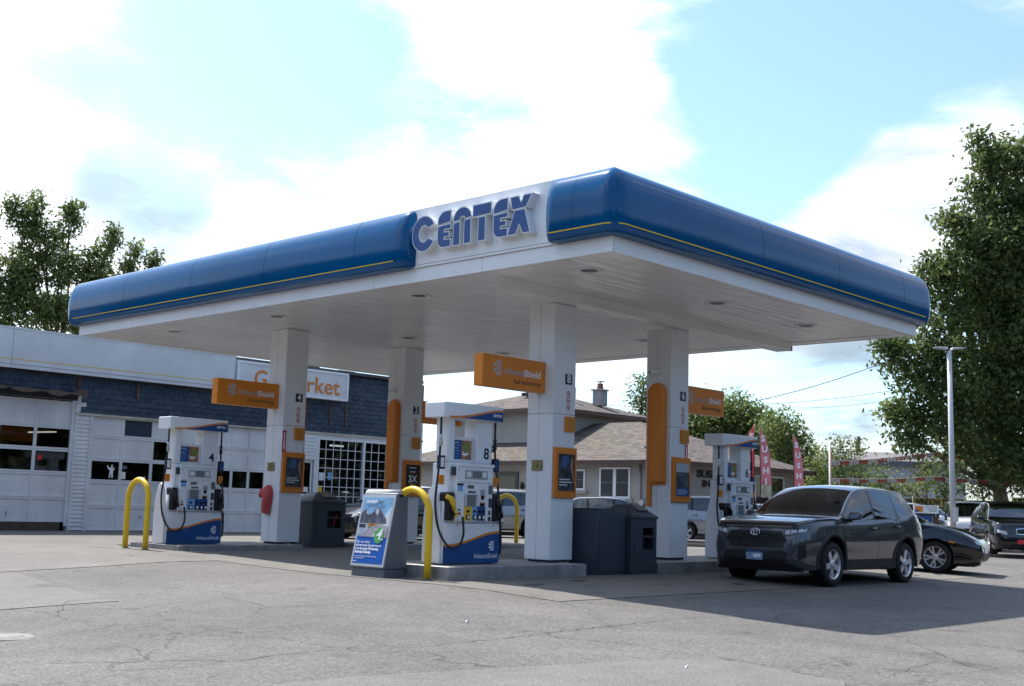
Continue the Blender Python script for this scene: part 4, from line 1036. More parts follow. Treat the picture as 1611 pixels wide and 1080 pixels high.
# overhead doors
def garage_door(x0, x1, z0, z1, cols, rows, glass, dark=(), ztag=''):
    d = MB().box(x0, x1, FY+.075, FY+.095, z0, z1).build('overhead_door', DOORW, store) if False else bpy.data.objects.new('overhead_door', None)
    COL.objects.link(d); d.parent = store
    cw = (x1-x0)/cols; hs = rows; z = z0
    for r_, h_ in enumerate(hs):
        for c in range(cols):
            a, b = x0+c*cw, x0+(c+1)*cw
            isg = (r_, c) in glass or r_ in glass; 
            fw_ = .055
            # frame of the section
            fm = MB(); fm.box(a+.0015, b-.0015, FY+.03, FY+.07, z+.003, z+fw_); fm.box(a+.0015, b-.0015, FY+.03, FY+.07, z+h_-fw_, z+h_-.003)
            fm.box(a+.0015, a+fw_*.8, FY+.03, FY+.07, z+fw_+.0005, z+h_-fw_-.0005); fm.box(b-fw_*.8, b-.0015, FY+.03, FY+.07, z+fw_+.0005, z+h_-fw_-.0005)
            fm.build('panel_frame', DOORW, d)
            if isg:
                MB().box(a+fw_*.8, b-fw_*.8, FY+.052, FY+.058, z+fw_, z+h_-fw_).build('pane', DGLASS, d)
            else:
                MB().box(a+fw_*.8, b-fw_*.8, FY+.050, FY+.062, z+fw_, z+h_-fw_).build('panel', SHAD if (r_, c) in dark else DOORW, d)
        z += h_
    for s_ in (x0, x1): MB().box(s_-.05, s_+.05, FY-.012, FY+.029, z0-.1, z1+.03).build('jamb', STW, d)
    return d
g3 = garage_door(12.80, 15.86, .33, 3.62, 3, [.66,.66,.64,.62,.71], {2, 3})
MB().box(12.8, 15.70, FY-.02, FY+.10, .09, .327).build('door_sill', TIMBER, g3)
g2 = garage_door(16.45, 19.31, .11, 3.29, 3, [.68,.68,.62,.64,.56], {2, (3, 2)}, {(4, 1)})
g1 = garage_door(19.86, 22.95, .05, 3.26, 5, [.66,.66,.62,.66,.61], {2})
# tube light, stickers and hanging things seen through the panes
MB().tube([(14.95, FY+.7, 2.74), (15.75, FY+.7, 2.80)], .02, 8).build('tube_light', mat('lit_tube', (1,.93,.8), .5, emit=2.2), store)
for k in range(4):
    a = k*.16; MB().tube([(13.0+i*.17, FY+.35+.05*k, 2.35+a-.11*(i-5)**2*.12) for i in range(11)], .012, 6).build('hanging_hose', GREY, store)
MB().prism([(0,0),(.5,.02),(.3,.22),(.05,.25)], (14.0, FY+.4, 1.74), (1,0,0), (0,0,1), (0,-1,0), .05).build('stock', YELLOW, store)
def stick(name, m, x, z, poly, y=FY+.0515): return plate(name, m, store, AX_Y, (x, y, z), poly, .002)
stick('sticker', PAPER, 17.12, 1.78, [(-.05,-.2),(-.01,-.2),(.01,-.08),(.04,-.2),(.075,-.2),(.07,.0),(.10,.02),(.12,.12),(.085,.05),(.05,.10),(.05,.17),(.01,.17),(.0,.09),(-.06,.08),(-.10,.16),(-.12,.14),(-.08,.03),(-.03,.02)])
stick('sticker', GREY, 17.52, 1.89, [(.10*math.cos(a*.4), .055*math.sin(a*.4)) for a in range(16)]); stick('sticker', PAPER, 17.52, 1.66, rect(.12,.2)); stick('sticker', PAPER, 18.08, 1.60, rect(.25,.09)); stick('sticker', RED, 15.02, 2.05, circle(.075, 14)); stick('sticker', PAPER, 16.51, 1.61, rect(.06,.1))
for z_, g_x in ((1.78, 16.5), (2.02, 14.9)): MB().box(g_x, g_x+(2.7 if z_ < 2 else .9), FY+.25, FY+.29, z_-.012, z_+.012).build('shelf_edge', WHITE_DULL, store)
for dx, z_ in ((18.1,.5),(20.9,.4),(14.2,.55)):
    MB().tube([(dx,FY+.02,z_-.04),(dx,FY-.02,z_-.03),(dx,FY-.02,z_+.03),(dx,FY+.02,z_+.04)], .012, 6).build('door_handle', GREY, store)
# entrance and shop window with white glazing bars
MB().box(23.58, 24.19, FY+.06, FY+.10, 0, .35).build('entry_door', STW, store); MB().box(23.66, 24.12, FY+.075, FY+.081, .35, 2.32).build('entry_pane', DGLASS, store)
for a, b, c, d in ((23.58,23.66,.351,2.4),(24.12,24.19,.351,2.4),(23.6605,24.1195,2.32,2.4)): MB().box(a, b, FY+.06, FY+.10, c, d).build('entry_frame', STW, store)
for k in range(4): stick('notice', PAPER if k != 1 else SKYBLUE, 23.86+.1*(k % 2), .8+k*.22, rect(.2,.16), FY+.074)
win = bpy.data.objects.new('shop_window', None); COL.objects.link(win); win.parent = store
WGLASS = glassy('shop_glass', (.34,.36,.34), .015)
for a, b in ((24.40,26.26),(26.34,28.26)):
    MB().box(a, b, FY+.08, FY+.088, .66, 3.10).build('pane', WGLASS, win)
    n = 6; 
    for k in range(1, n): MB().box(lerp(a,b,k/n)-.011, lerp(a,b,k/n)+.011, FY+.045, FY+.06, .66, 3.10).build('glazing_bar', WHITE_DULL, win)
    for k in range(1, 8): MB().box(a, b, FY+.0605, FY+.075, .66+k*.305-.011, .66+k*.305+.011).build('glazing_bar', WHITE_DULL, win)
for a, b, c, d in ((24.36,24.40,.62,3.14),(26.26,26.34,.62,3.14),(28.26,28.30,.62,3.14),(24.4005,26.2595,3.10,3.14),(26.3405,28.2595,3.10,3.14),(24.4005,26.2595,.62,.66),(26.3405,28.2595,.62,.66)): MB().box(a, b, FY-.01, FY+.11, c, d).build('frame', WHITE, win)
MB().box(26.5, 28.2, FY+.10, FY+.105, 2.86, 3.06).build('window_band', YSTRIPE, win)
stick('notice', PAPER, 24.62, 1.9, rect(.26,.25), FY+.079); stick('notice', SKYBLUE, 24.95, 1.92, rect(.2,.25), FY+.079); stick('notice', YELLOW, 24.52, 1.35, rect(.24,.5), FY+.079)
for k in range(16):
    x = rp.uniform(24.6, 28); MB().box(x, x+rp.uniform(.1,.35), FY+rp.uniform(.5,1.2), FY+1.3, .7, rp.uniform(1.1,2.1)).build('stock', [RUST, GREEN, RED, SKYBLUE, YELLOW, GREY][k % 6], store)
for x in (24.9, 26.0): MB().tube([(x,FY+1.5,3.02),(x+.6,FY+1.5,3.02)], .03, 8).build('tube_light', mat('cool_tube', (.8,.95,1), .5, emit=2.5), store)
# ================================================================== stucco house behind the forecourt
XH, YH = 38.0, 27.33
STUC = mat('beige_stucco', (.36,.335,.305), .9, var=.10, vscale=1.2, bump=.15, bscale=50); BROWN = mat('brown_gutter', (.075,.040,.032), .45, var=.15)
def roof_mat():
    m = mat('roof_shingle', (.21,.165,.135), .9); nt = m.node_tree; b = nt.nodes['Principled BSDF']
    g = nt.nodes.new('ShaderNodeNewGeometry'); mp = nt.nodes.new('ShaderNodeMapping'); mp.inputs['Scale'].default_value = (1.4,1.4,7.5); nt.links.new(g.outputs['Position'], mp.inputs[0])
    v = nt.nodes.new('ShaderNodeTexVoronoi'); v.inputs['Scale'].default_value = 2.6; nt.links.new(mp.outputs[0], v.inputs['Vector'])
    r_ = nt.nodes.new('ShaderNodeValToRGB'); nt.links.new(v.outputs['Color'], r_.inputs[0])
    e = r_.color_ramp.elements; e[0].position = .1; e[0].color = (.060,.046,.040,1); e[1].position = .9; e[1].color = (.150,.122,.104,1)
    n = nt.nodes.new('ShaderNodeTexNoise'); n.inputs['Scale'].default_value = .6; nt.links.new(g.outputs['Position'], n.inputs['Vector'])
    mx = nt.nodes.new('ShaderNodeMix'); mx.data_type = 'RGBA'; mx.blend_type = 'MULTIPLY'; mx.inputs['Factor'].default_value = .4; nt.links.new(r_.outputs[0], mx.inputs['A']); nt.links.new(n.outputs['Color'], mx.inputs['B'])
    nt.links.new(mx.outputs['Result'], b.inputs['Base Color'])
    bp_ = nt.nodes.new('ShaderNodeBump'); bp_.inputs['Strength'].default_value = .5; bp_.inputs['Distance'].default_value = .03; nt.links.new(v.outputs['Distance'], bp_.inputs['Height']); nt.links.new(bp_.outputs[0], b.inputs['Normal'])
    return m
ROOFM = roof_mat(); DARKGL = mat('dark_glazing', (.02,.022,.026), .06, spec=.8)
house = thing('stucco_house', 'two-storey beige stucco restaurant with brown shingled hip roofs', 'house', (0,0,0))
MB().box(XH, 48, YH, 43, -.1, 2.93).build('wall', STUC, house)
MB().box(40.2, 46.6, 35.0, 42.6, 2.95, 5.42).build('upper_wall', STUC, house)
def hip(x0, x1, y0, y1, z, pitch, name):
    w = min(x1-x0, y1-y0)/2; zt = z+w*pitch
    if (y1-y0) >= (x1-x0): r0, r1 = (x0+w, y0+w, zt), (x0+w, y1-w, zt); fs = [(0,1,4),(1,2,5,4),(2,3,5),(3,0,4,5)]
    else: r0, r1 = (x0+w, y0+w, zt), (x1-w, y0+w, zt); fs = [(0,1,5,4),(1,2,5),(2,3,4,5),(3,0,4)]
    mb = MB().add([(x0,y0,z),(x1,y0,z),(x1,y1,z),(x0,y1,z),r0,r1], fs); mb.add([(x0,y0,z),(x1,y0,z),(x1,y1,z),(x0,y1,z)], [(3,2,1,0)])
    o = mb.build(name, ROOFM, house)
    for a, b, c, d in ((x0-.02,x0+.02,y0-.02,y1+.02),(x1-.02,x1+.02,y0-.02,y1+.02),(x0+.021,x1-.021,y0-.02,y0+.02),(x0+.021,x1-.021,y1-.02,y1+.02)):
        MB().box(a-.05, b+.05, c-.0, d, z-.16, z+.01).build('gutter', BROWN, o)
    MB().box(x0+.1, x1-.1, y0+.1, y1-.1, z-.06, z-.005).build('eave_board', BROWN, o)
    return o
lr = hip(XH-.55, 48.5, YH-.55, 43.4, 3.03, .36, 'roof'); ur = hip(39.65, 47.3, 34.45, 43.2, 5.50, .30, 'upper_roof')
# chimney and flues
ch = MB().box(44.35, 44.85, 35.75, 36.25, 6.0, 6.72).build('chimney', mat('grey_block', (.30,.29,.28), .9, var=.15, vscale=4), house)
MB().box(44.29, 44.91, 35.69, 36.31, 6.721, 6.79).build('chimney_cap', STUC, ch); MB().lathe([(.15,0),(.14,.28)], (44.6,36.0,6.791), (0,0,1), 12).build('clay_pot', mat('clay', (.24,.09,.06), .8), ch); MB().lathe([(.2,0),(.2,.04)], (44.6,36,7.15), (0,0,1), 12).build('cowl', STEEL, ch); MB().tube([(44.6,36,7.05),(44.6,36,7.16)], .03, 6).build('cowl_stem', STEEL, ch)
MB().tube([(43.0,36.3,6.2),(43.0,36.3,6.65)], .10, 10).build('flue', mat('flue_brown', (.12,.06,.05), .6), house); MB().lathe([(.15,0),(.05,.12)], (43.0,36.3,6.68), (0,0,1), 10).build('flue_cap', STEEL, house)
MB().tube([(39.2,28.95,3.55),(39.2,28.95,5.25)], .055, 8).build('mast', STEEL, house); MB().box(39.0, 39.4, 28.75, 29.15, 3.5, 3.66).build('mast_foot', BLACK, house)
MB().box(40.6, 41.1, 29.6, 30.2, 4.22, 4.36).build('roof_vent', BLACK, house); MB().box(42.2, 42.8, 38.2, 38.9, 6.4, 6.55).build('roof_vent', BLACK, house)
def hwin(x, y0, y1, z0, z1, face='x', cols=2):
    o = bpy.data.objects.new('window', None); COL.objects.link(o); o.parent = house
    f_ = .075
    def B(a, b, c, d, p, q, nm, m):
        if face == 'x': MB().box(x-q, x-p, a, b, c, d).build(nm, m, o)
        else: MB().box(a, b, x-q, x-p, c, d).build(nm, m, o)
    B(y0-.12, y1+.12, z0-.14, z0-.001, 0, .09, 'sill', STUC)
    B(y0, y1, z1-f_, z1, 0, .05, 'frame', WHITE); B(y0, y1, z0, z0+f_, 0, .05, 'frame', WHITE)
    w = (y1-y0)/cols
    for k in range(cols):
        a, b = y0+k*w, y0+(k+1)*w
        B(a+.001, a+f_, z0+f_+.0005, z1-f_-.0005, 0, .05, 'frame', WHITE); B(b-f_, b-.001, z0+f_+.0005, z1-f_-.0005, 0, .05, 'frame', WHITE)
        B(a+f_, b-f_, z0+f_, z1-f_, .005, .018, 'pane', DARKGL); B(a+f_+.0005, b-f_-.0005, (z0+z1)/2-.02, (z0+z1)/2+.02, .0185, .04, 'meeting_rail', GREY)
hwin(XH, 29.05, 30.6, 1.55, 2.78); hwin(XH, 31.35, 31.95, 1.85, 2.7, cols=1); hwin(YH, 44.3, 46.7, .9, 2.72, 'y', 2); hwin(YH, 42.4, 43.8, .9, 2.7, 'y', 1)
MB().box(XH-.05, XH-.001, 35.05, 36.3, 0, 2.6).build('door', BLACKGLOSS, house, bevel=.01); MB().box(XH-.056, XH-.05, 35.2, 36.15, .3, 2.4).build('door_pane', DARKGL, house)
lm = MB().lathe([(.03,0),(.1,.06),(.08,.25),(.02,.32)], (XH-.12,34.75,1.85), (0,0,1), 8).build('wall_lamp', BLACK, house)
MB().tube([(XH-.05,28.55,.4),(XH-.05,28.55,2.9)], .045, 8).build('downpipe', STUC, house); MB().box(XH-.16, XH-.001, 28.15, 28.5, 1.1, 1.5).build('meter', GREY, house); MB().lathe([(.13,0),(.12,.1)], (XH-.16,28.33,1.4), (-1,0,0), 12).build('meter_dial', STEEL, house)
text('lettering', 'SUSHI', BLACK, (40.9, YH-.03, 2.60), (1,0,0), (0,0,1), .40, house, depth=.03, width=1.72, bold=.014)
text('lettering', 'INN', BLACK, (40.95, YH-.03, 2.22), (1,0,0), (0,0,1), .36, house, depth=.03, width=1.05, bold=.014)
# kerb and walk in front of the house
tag(MB().box(34.8, 35.0, 22, 46, -.05, .12).build('kerb', CONCRETE), kind='structure'); tag(MB().box(35.001, 37.99, 22, 46, -.05, .115).build('pavement', CONCRETE), kind='structure')
# ================================================================== vehicles
def carpaint(name, col, rough=.22, metal=.35):
    return mat(name, col, rough, metal=metal, coat=1.0, var=.04, vscale=2)
GREYPAINT = carpaint('dark_grey_car_paint', (.062,.068,.082)); BLACKPAINT = carpaint('black_car_paint', (.006,.006,.008), .15); WHITEPAINT = carpaint('white_car_paint', (.66,.67,.68), .25, .0)
SILVERPAINT = carpaint('silver_car_paint', (.30,.31,.33), .25, .6); GUNPAINT = carpaint('gunmetal_car_paint', (.055,.058,.065), .22, .5); YELLOWPAINT = carpaint('yellow_car_paint', (.62,.42,.03), .25, 0)
CARGLASS = glassy('car_glass', (.33,.37,.36), .01, refl=.06); TYRE = mat('tyre_rubber', (.014,.014,.015), .75, var=.3, vscale=20); ALLOY = mat('alloy_wheel', (.66,.67,.69), .3, metal=.6); CLAD = mat('black_cladding', (.012,.0125,.014), .6, bump=.05, bscale=150)
LAMP = mat('lamp_lens', (.50,.53,.57), .08, spec=.9); LAMPD = mat('lamp_housing', (.05,.055,.065), .12, spec=.8); TAIL = mat('tail_lamp', (.36,.012,.012), .15, coat=.8); SEAT = mat('car_seat', (.03,.03,.032), .8); AMBER = mat('amber_lamp', (.75,.20,.02), .2)
def interp(tab, x):
    if x <= tab[0][0]: return tab[0][1]
    for (a, va), (b, vb) in zip(tab[:-1], tab[1:]):
        if x <= b: return lerp(va, vb, (x-a)/(b-a))
    return tab[-1][1]
def smoothtab(tab):
    """densify a control table with a Catmull-Rom pass so outlines are curved"""
    out = []; n = len(tab)
    for i in range(n-1):
        p0, p1, p2, p3 = tab[max(0,i-1)], tab[i], tab[i+1], tab[min(n-1,i+2)]
        for k in range(6):
            t = k/6; h = p2[0]-p1[0]
            m1 = (p2[1]-p0[1])/max(1e-6, p2[0]-p0[0])*h; m2 = (p3[1]-p1[1])/max(1e-6, p3[0]-p1[0])*h
            out.append((p1[0]+h*t, (2*t**3-3*t*t+1)*p1[1]+(t**3-2*t*t+t)*m1+(-2*t**3+3*t*t)*p2[1]+(t**3-t*t)*m2))
    out.append(tab[-1]); return out
def clampmono(tab): return tab
SIDEP = [(0,.95),(.10,.972),(.2,.962),(.33,.960),(.48,.980),(.60,1.0),(.66,.996),(.80,.972),(.92,.952),(1.0,.925)]
def wheel_meshes(r_, w, style):
    """tyre, rim, spokes about the y axis, outer face at -y"""
    t = MB().lathe([(r_*.66,-w/2+.012),(r_*.80,-w/2),(r_*.93,-w/2+.006),(r_*.985,-w/2+.03),(r_,-w/2+.06),(r_,w/2-.06),(r_*.985,w/2-.03),(r_*.93,w/2),(r_*.66,w/2)], (0,0,0), (0,1,0), 36, cap=False).mesh('tyre'); t.materials.append(TYRE)
    rr_ = r_*.665
    b = MB().lathe([(rr_*1.01,-w/2+.010),(rr_*.955,-w/2+.018),(rr_*.93,-w/2+.05),(rr_*.86,w/2-.04)], (0,0,0), (0,1,0), 36, cap=False).mesh('rim'); b.materials.append(ALLOY)
    s = MB(); n = 5
    y0, y1 = -w/2+.022, -w/2+.055
    def bar(a, da0, da1, r0, r1, w0, w1):
        d0, d1 = Vector((math.cos(a+da0),0,math.sin(a+da0))), Vector((math.cos(a+da1),0,math.sin(a+da1)))
        p, q = d0*r0, d1*r1; u_ = (q-p).normalized(); v_ = Vector((-u_.z,0,u_.x))
        P = [p-v_*w0, p+v_*w0, q+v_*w1, q-v_*w1]
        s.hexa([(c.x, y1, c.z) for c in P]+[(c.x, y0+(.012 if i < 2 else 0), c.z) for i, c in enumerate(P)])
    for k in range(n if style != 'six' else 5):
        a = 2*math.pi*k/(n if style != 'six' else 5)+.3
        if style == 'twin': bar(a, -.10, -.20, rr_*.12, rr_*.97, .016, .020); bar(a, .10, .20, rr_*.12, rr_*.97, .016, .020)
        elif style == 'six': bar(a, 0, 0, rr_*.12, rr_*.97, .040, .046)
        else: bar(a, 0, 0, rr_*.10, rr_*.97, .045, .032)
    s.lathe([(rr_*.30,y1),(rr_*.28,y0-.002),(rr_*.12,y0-.008)], (0,0,0), (0,1,0), 16)
    sm = s.mesh('spokes'); sm.materials.append(ALLOY)
    d = MB().lathe([(rr_*.90,-w/2+.075),(rr_*.90,-w/2+.085)], (0,0,0), (0,1,0), 24).mesh('brake_disc'); d.materials.append(mat('brake_iron', (.03,.03,.03), .6))
    return t, b, sm, d
def car(name, label, loc, heading, paint, S, cat='car', group=None, detail=1):
    """S: the outline tables. Local x runs from the front bumper backwards; heading is the angle of local +x (tailwards)."""
    root = thing(name, label, cat, loc, heading, group)
    L, W, xf, wb, r_ = S['L'], S['W'], S['xf'], S['wb'], S['r']
    zr, zs = smoothtab(S['top']), smoothtab(S['belt'])
    hw = smoothtab(S['plan']); rw = smoothtab(S['roofw'])
    nose, tail = S['nose'], S['tail']; sill = S.get('sill', .24); RA = r_+S.get('gap', .05)
    xA, xR, xC, xT = S['cowl'], S['roof0'], S['roof1'], S['deck']   # cowl, roof front, roof rear, foot of the rear glass
    pill = S['pillars']                                              # x ranges of the pillars
    def zb(x, clad=True):
        z = interp(S.get('under', [(0,sill+.02),(.25,sill-.02),(.5,sill),(L-.5,sill+.02),(L,sill+.12)]), x)
        for xa in (xf, xf+wb):
            if abs(x-xa) < RA: z = max(z, r_+math.sqrt(RA*RA-(x-xa)**2))
        return z
    def side(x, z):
        b_ = interp(zs, x); return interp(hw, x)*interp(SIDEP, (z-.2)/max(.2, b_-.2))
    def nose_x(x, z): return x+interp(nose, z)*max(0, 1-x/.55)**1.5 - interp(tail, z)*max(0, 1-(L-x)/.5)**1.5
    keys = sorted(set([0,.03,.07,.12,.18,.25,.34,.45,.6,.8,1.0,xA-.06,xA,xA+.08,xR,xR+.12,xC,xC-.1,xT,xT+.05,L-.5,L-.35,L-.22,L-.12,L-.05,L]+[q for p in pill for q in p]
        +[xa+RA*math.cos(math.pi*k/16) for xa in (xf, xf+wb) for k in range(17)]+[xa+s_*(RA+.002) for xa in (xf, xf+wb) for s_ in (-1,1)]+[lerp(xA,xR,k/5) for k in range(6)]+[lerp(xC,xT,k/5) for k in range(6)]+[lerp(xR,xC,k/9) for k in range(10)]))
    xs = [keys[0]]
    for k in keys[1:]:
        if k-xs[-1] > .004 and k <= L: xs.append(k)
    ST = []; TL = [0,.08,.17,.27,.38,.50,.60,.67,.80,.92,1.0]
    for x in xs:
        b0 = zb(x); bz = interp(zs, x); tz = max(interp(zr, x), bz+.012); w = interp(hw, x); rwv = min(interp(rw, x), w*.945-.02)
        row = []
        b0 = min(b0, bz-.05)
        for t in TL:
            z = lerp(b0, bz, t); row.append((side(x, z)-(.03 if t == 0 else 0), z))
        yb = row[-1][0]; ze = tz-.05*min(1, (tz-bz)/.2)
        for t in (.05, .35, .7, .93, 1.0):
            # the side windows lean in with a slight curve
            row.append((lerp(yb, rwv, t)+.018*math.sin(math.pi*t), lerp(bz, ze, t)))
        for t, k in ((.90,.30),(.6,.72),(.3,.93),(0,1.0)): row.append((rwv*t, lerp(ze, tz, k)))
        ST.append([Vector((nose_x(x, z), y, z)) for y, z in row])
    nb = len(TL); NR = len(ST[0])                       # rows: 0..nb-1 body side, nb..nb+4 window band, then roof
    body, cells = MB(), {}
    def inpill(x): return any(a-.001 <= x <= b+.001 for a, b in pill)
    def cls(i, k):
        xm = (xs[i]+xs[i+1])/2
        if nb <= k <= nb+2 and xA+.10 < xm < xT-.04:       # window band between belt and rail
            if pill[0][0] < xm < pill[-1][1]:
                for j, (a, b) in enumerate(pill):
                    if a < xm < b: return 'pillar%d' % j
                j = sum(1 for a, b in pill if xm > b); return 'side%d' % j
            return 'paint'
        if k >= nb+4 and xA < xm < xR: return 'windshield'
        if k >= nb+4 and xC < xm < xT: return 'rear_window'
        return 'paint'
    for sgn in (1, -1):
        for i in range(len(xs)-1):
            for k in range(NR-1):
                q = [ST[i][k], ST[i+1][k], ST[i+1][k+1], ST[i][k+1]]
                q = [Vector((p.x, p.y*sgn, p.z)) for p in q]
                if sgn < 0: q.reverse()
                c = cls(i, k)
                key = c if c in ('paint', 'windshield', 'rear_window') else c+('l' if sgn > 0 else 'r')
                cells.setdefault(key, MB()).add(q, [(0,1,2,3)], 0, True)
    for st, rev in ((ST[0], False), (ST[-1], True)):       # closed nose and tail
        n_ = 9; P = []
        for k in range(NR):
            P.append([(st[k].x, lerp(-st[k].y, st[k].y, j/(n_-1)), st[k].z) for j in range(n_)])
        if rev: P = [row[::-1] for row in P]
        cells['paint'].grid(P)
    for key, mb in cells.items():
        nm = 'body' if key == 'paint' else 'window' if key.startswith('side') else 'pillar_trim' if key.startswith('pillar') else key
        m_ = paint if key == 'paint' else BLACKGLOSS if key.startswith('pillar') else CARGLASS
        o = mb.build(nm, m_, root, fix=False)
        bm = bmesh.new(); bm.from_mesh(o.data); bmesh.ops.remove_doubles(bm, verts=bm.verts, dist=.0008); bmesh.ops.recalc_face_normals(bm, faces=bm.faces); bm.to_mesh(o.data); bm.free()
        for p in o.data.polygons: p.use_smooth = True
        o.data.set_sharp_from_angle(angle=R(34))
    # floor pan, seats, dash
    MB().box(.16, L-.16, -W/2+.30, W/2-.30, sill-.02, .72).build('floor_pan', BLACK, root); MB().box(xf+RA+.02, xf+wb-RA-.02, -W/2+.08, W/2-.08, sill-.015, .62).build('floor_pan', BLACK, root)
    MB().box(xA-.02, xA+.38, -W/2+.2, W/2-.2, .7, interp(zs, xA)-.02).build('dashboard', SEAT, root, bevel=.04)
    for xq in (xA+.95, xA+1.75):
        for s_ in (-1, 1):
            bz = interp(zs, xq)
            MB().hexa([(xq,s_*.36-.23,.6),(xq+.14,s_*.36-.23,.6),(xq+.14,s_*.36+.23,.6),(xq,s_*.36+.23,.6),(xq+.16,s_*.36-.2,bz+.12),(xq+.26,s_*.36-.2,bz+.12),(xq+.26,s_*.36+.2,bz+.12),(xq+.16,s_*.36+.2,bz+.12)]).build('seat', SEAT, root, bevel=.04)
            MB().box(xq+.19, xq+.27, s_*.36-.12, s_*.36+.12, bz+.15, bz+.30).build('headrest', SEAT, root, bevel=.03)
    # wheels
    t_, b_, s_m, d_ = S.setdefault('_wm', wheel_meshes(r_, S.get('tw', .225), S.get('style', 'five')))
    for xa in (xf, xf+wb):
        for sg in (-1, 1):
            wv = bpy.data.objects.new('wheel', None); COL.objects.link(wv); wv.parent = root; wv.location = (xa, sg*(interp(hw, xa)-.135), r_)
            wv.rotation_euler = (0, random.Random(xa*7+sg).uniform(0, 1.2), 0 if sg < 0 else math.pi)
            for nm, me in (('tyre', t_), ('rim', b_), ('spokes', s_m), ('brake_disc', d_)):
                o = bpy.data.objects.new(nm, me); COL.objects.link(o); o.parent = wv
    # surface helpers for fitted parts
    def fx(y, z):
        for i in range(61):
            x = i*.012
            if side(x, z) >= abs(y): break
        return nose_x(x, z)
    def bx(y, z):
        for i in range(61):
            x = L-i*.012
            if side(x, z) >= abs(y): break
        return nose_x(x, z)
    def front(nm, m_, q, off=.008, nu=10, nv=5, par=None, f=fx, sg=-1, thick=.014):
        """quad patch with corners (y,z) on the nose (or tail), given some thickness"""
        P, Q = [], []
        for j in range(nv+1):
            v = j/nv; rp_, rq_ = [], []
            for i in range(nu+1):
                u = i/nu
                y = (q[0][0]*(1-u)+q[1][0]*u)*(1-v)+(q[3][0]*(1-u)+q[2][0]*u)*v; z = (q[0][1]*(1-u)+q[1][1]*u)*(1-v)+(q[3][1]*(1-u)+q[2][1]*u)*v
                rp_.append((f(y, z)+sg*off, y, z)); rq_.append((f(y, z)-sg*thick, y, z))
            P.append(rp_); Q.append(rq_)
        mb = MB().grid(P)
        rim = P[0]+[r2[-1] for r2 in P[1:]]+P[-1][-2::-1]+[r2[0] for r2 in P[-2:0:-1]]; rim2 = Q[0]+[r2[-1] for r2 in Q[1:]]+Q[-1][-2::-1]+[r2[0] for r2 in Q[-2:0:-1]]
        mb.grid([rim+[rim[0]], rim2+[rim2[0]]], sm=False)
        return mb.build(nm, m_, par or root, sharp=40)
    def flank(nm, m_, q, sg, off=.004, nu=8, nv=4, par=None):
        P = []
        for j in range(nv+1):
            v = j/nv; row = []
            for i in range(nu+1):
                u = i/nu
                x = (q[0][0]*(1-u)+q[1][0]*u)*(1-v)+(q[3][0]*(1-u)+q[2][0]*u)*v; z = (q[0][1]*(1-u)+q[1][1]*u)*(1-v)+(q[3][1]*(1-u)+q[2][1]*u)*v
                row.append((nose_x(x, z), sg*(side(x, z)+off), z))
            P.append(row)
        return MB().grid(P).build(nm, m_, par or root)
    for sg in (-1, 1):
        if S.get('clad', 1):
            for xa in (xf, xf+wb):                           # arch trims
                P = []
                for k in range(25):
                    a = math.pi*k/24*1.10-.157; row = []
                    for rr2, of in ((RA-.002,-.03),(RA,.014),(RA+.06,.016),(RA+.072,.0)):
                        x, z = xa+rr2*math.cos(a), max(sill, r_+rr2*math.sin(a)); row.append((nose_x(x, z), sg*(side(x, z)+of), z))
                    P.append(row)
                MB().grid(P).build('arch_trim', CLAD, root)
            flank('sill_cladding', CLAD, [(xf+RA+.06,sill),(xf+wb-RA-.06,sill),(xf+wb-RA-.09,sill+.17),(xf+RA+.09,sill+.15)], sg, .012)
        else:
            flank('sill_cladding', CLAD, [(xf+RA+.02,sill-.01),(xf+wb-RA-.02,sill-.01),(xf+wb-RA-.02,sill+.05),(xf+RA+.02,sill+.05)], sg, .004)
        for x, x2 in S['seams']:
            zt = interp(zs, x)-.005; flank('door_seam', BLACK, [(x2-.004,sill+.15),(x2+.004,sill+.15),(x+.004,zt),(x-.004,zt)], sg, .0015, 1, 8)
        for x in S['handles']:
            zh = interp(zs, x)-.13; flank('handle_recess', BLACKGLOSS, [(x-.10,zh-.03),(x+.09,zh-.025),(x+.09,zh+.035),(x-.10,zh+.03)], sg, .003, 4, 2); P = [(x-.10,sg*(side(x,zh)+.005),zh),(x-.06,sg*(side(x,zh)+.032),zh+.004),(x+.06,sg*(side(x,zh)+.032),zh+.008),(x+.10,sg*(side(x,zh)+.005),zh+.01)]
            MB().tube(P, .013, 6).build('door_handle', paint, root)
        # mirror
        xm = xA+.30; zm = interp(zs, xm)+.06; ym = side(xm, interp(zs, xm))
        mr = MB().hexa([(xm-.10,sg*(ym+.05),zm-.05),(xm+.06,sg*(ym+.05),zm-.05),(xm+.06,sg*(ym+.24),zm-.03),(xm-.04,sg*(ym+.24),zm-.03),(xm-.08,sg*(ym+.05),zm+.08),(xm+.06,sg*(ym+.05),zm+.09),(xm+.06,sg*(ym+.24),zm+.10),(xm-.02,sg*(ym+.24),zm+.09)])
        mo = mr.build('mirror', paint, root, bevel=.03); MB().box(xm-.05, xm+.02, min(sg*(ym-.02), sg*(ym+.08)), max(sg*(ym-.02), sg*(ym+.08)), zm-.08, zm-.03).build('mirror_foot', BLACKGLOSS, mo)
    S2 = dict(front=front, flank=flank, fx=fx, bx=bx, side=side, zs=zs, zr=zr, nose_x=nose_x, root=root, interp=interp)
    return root, S2
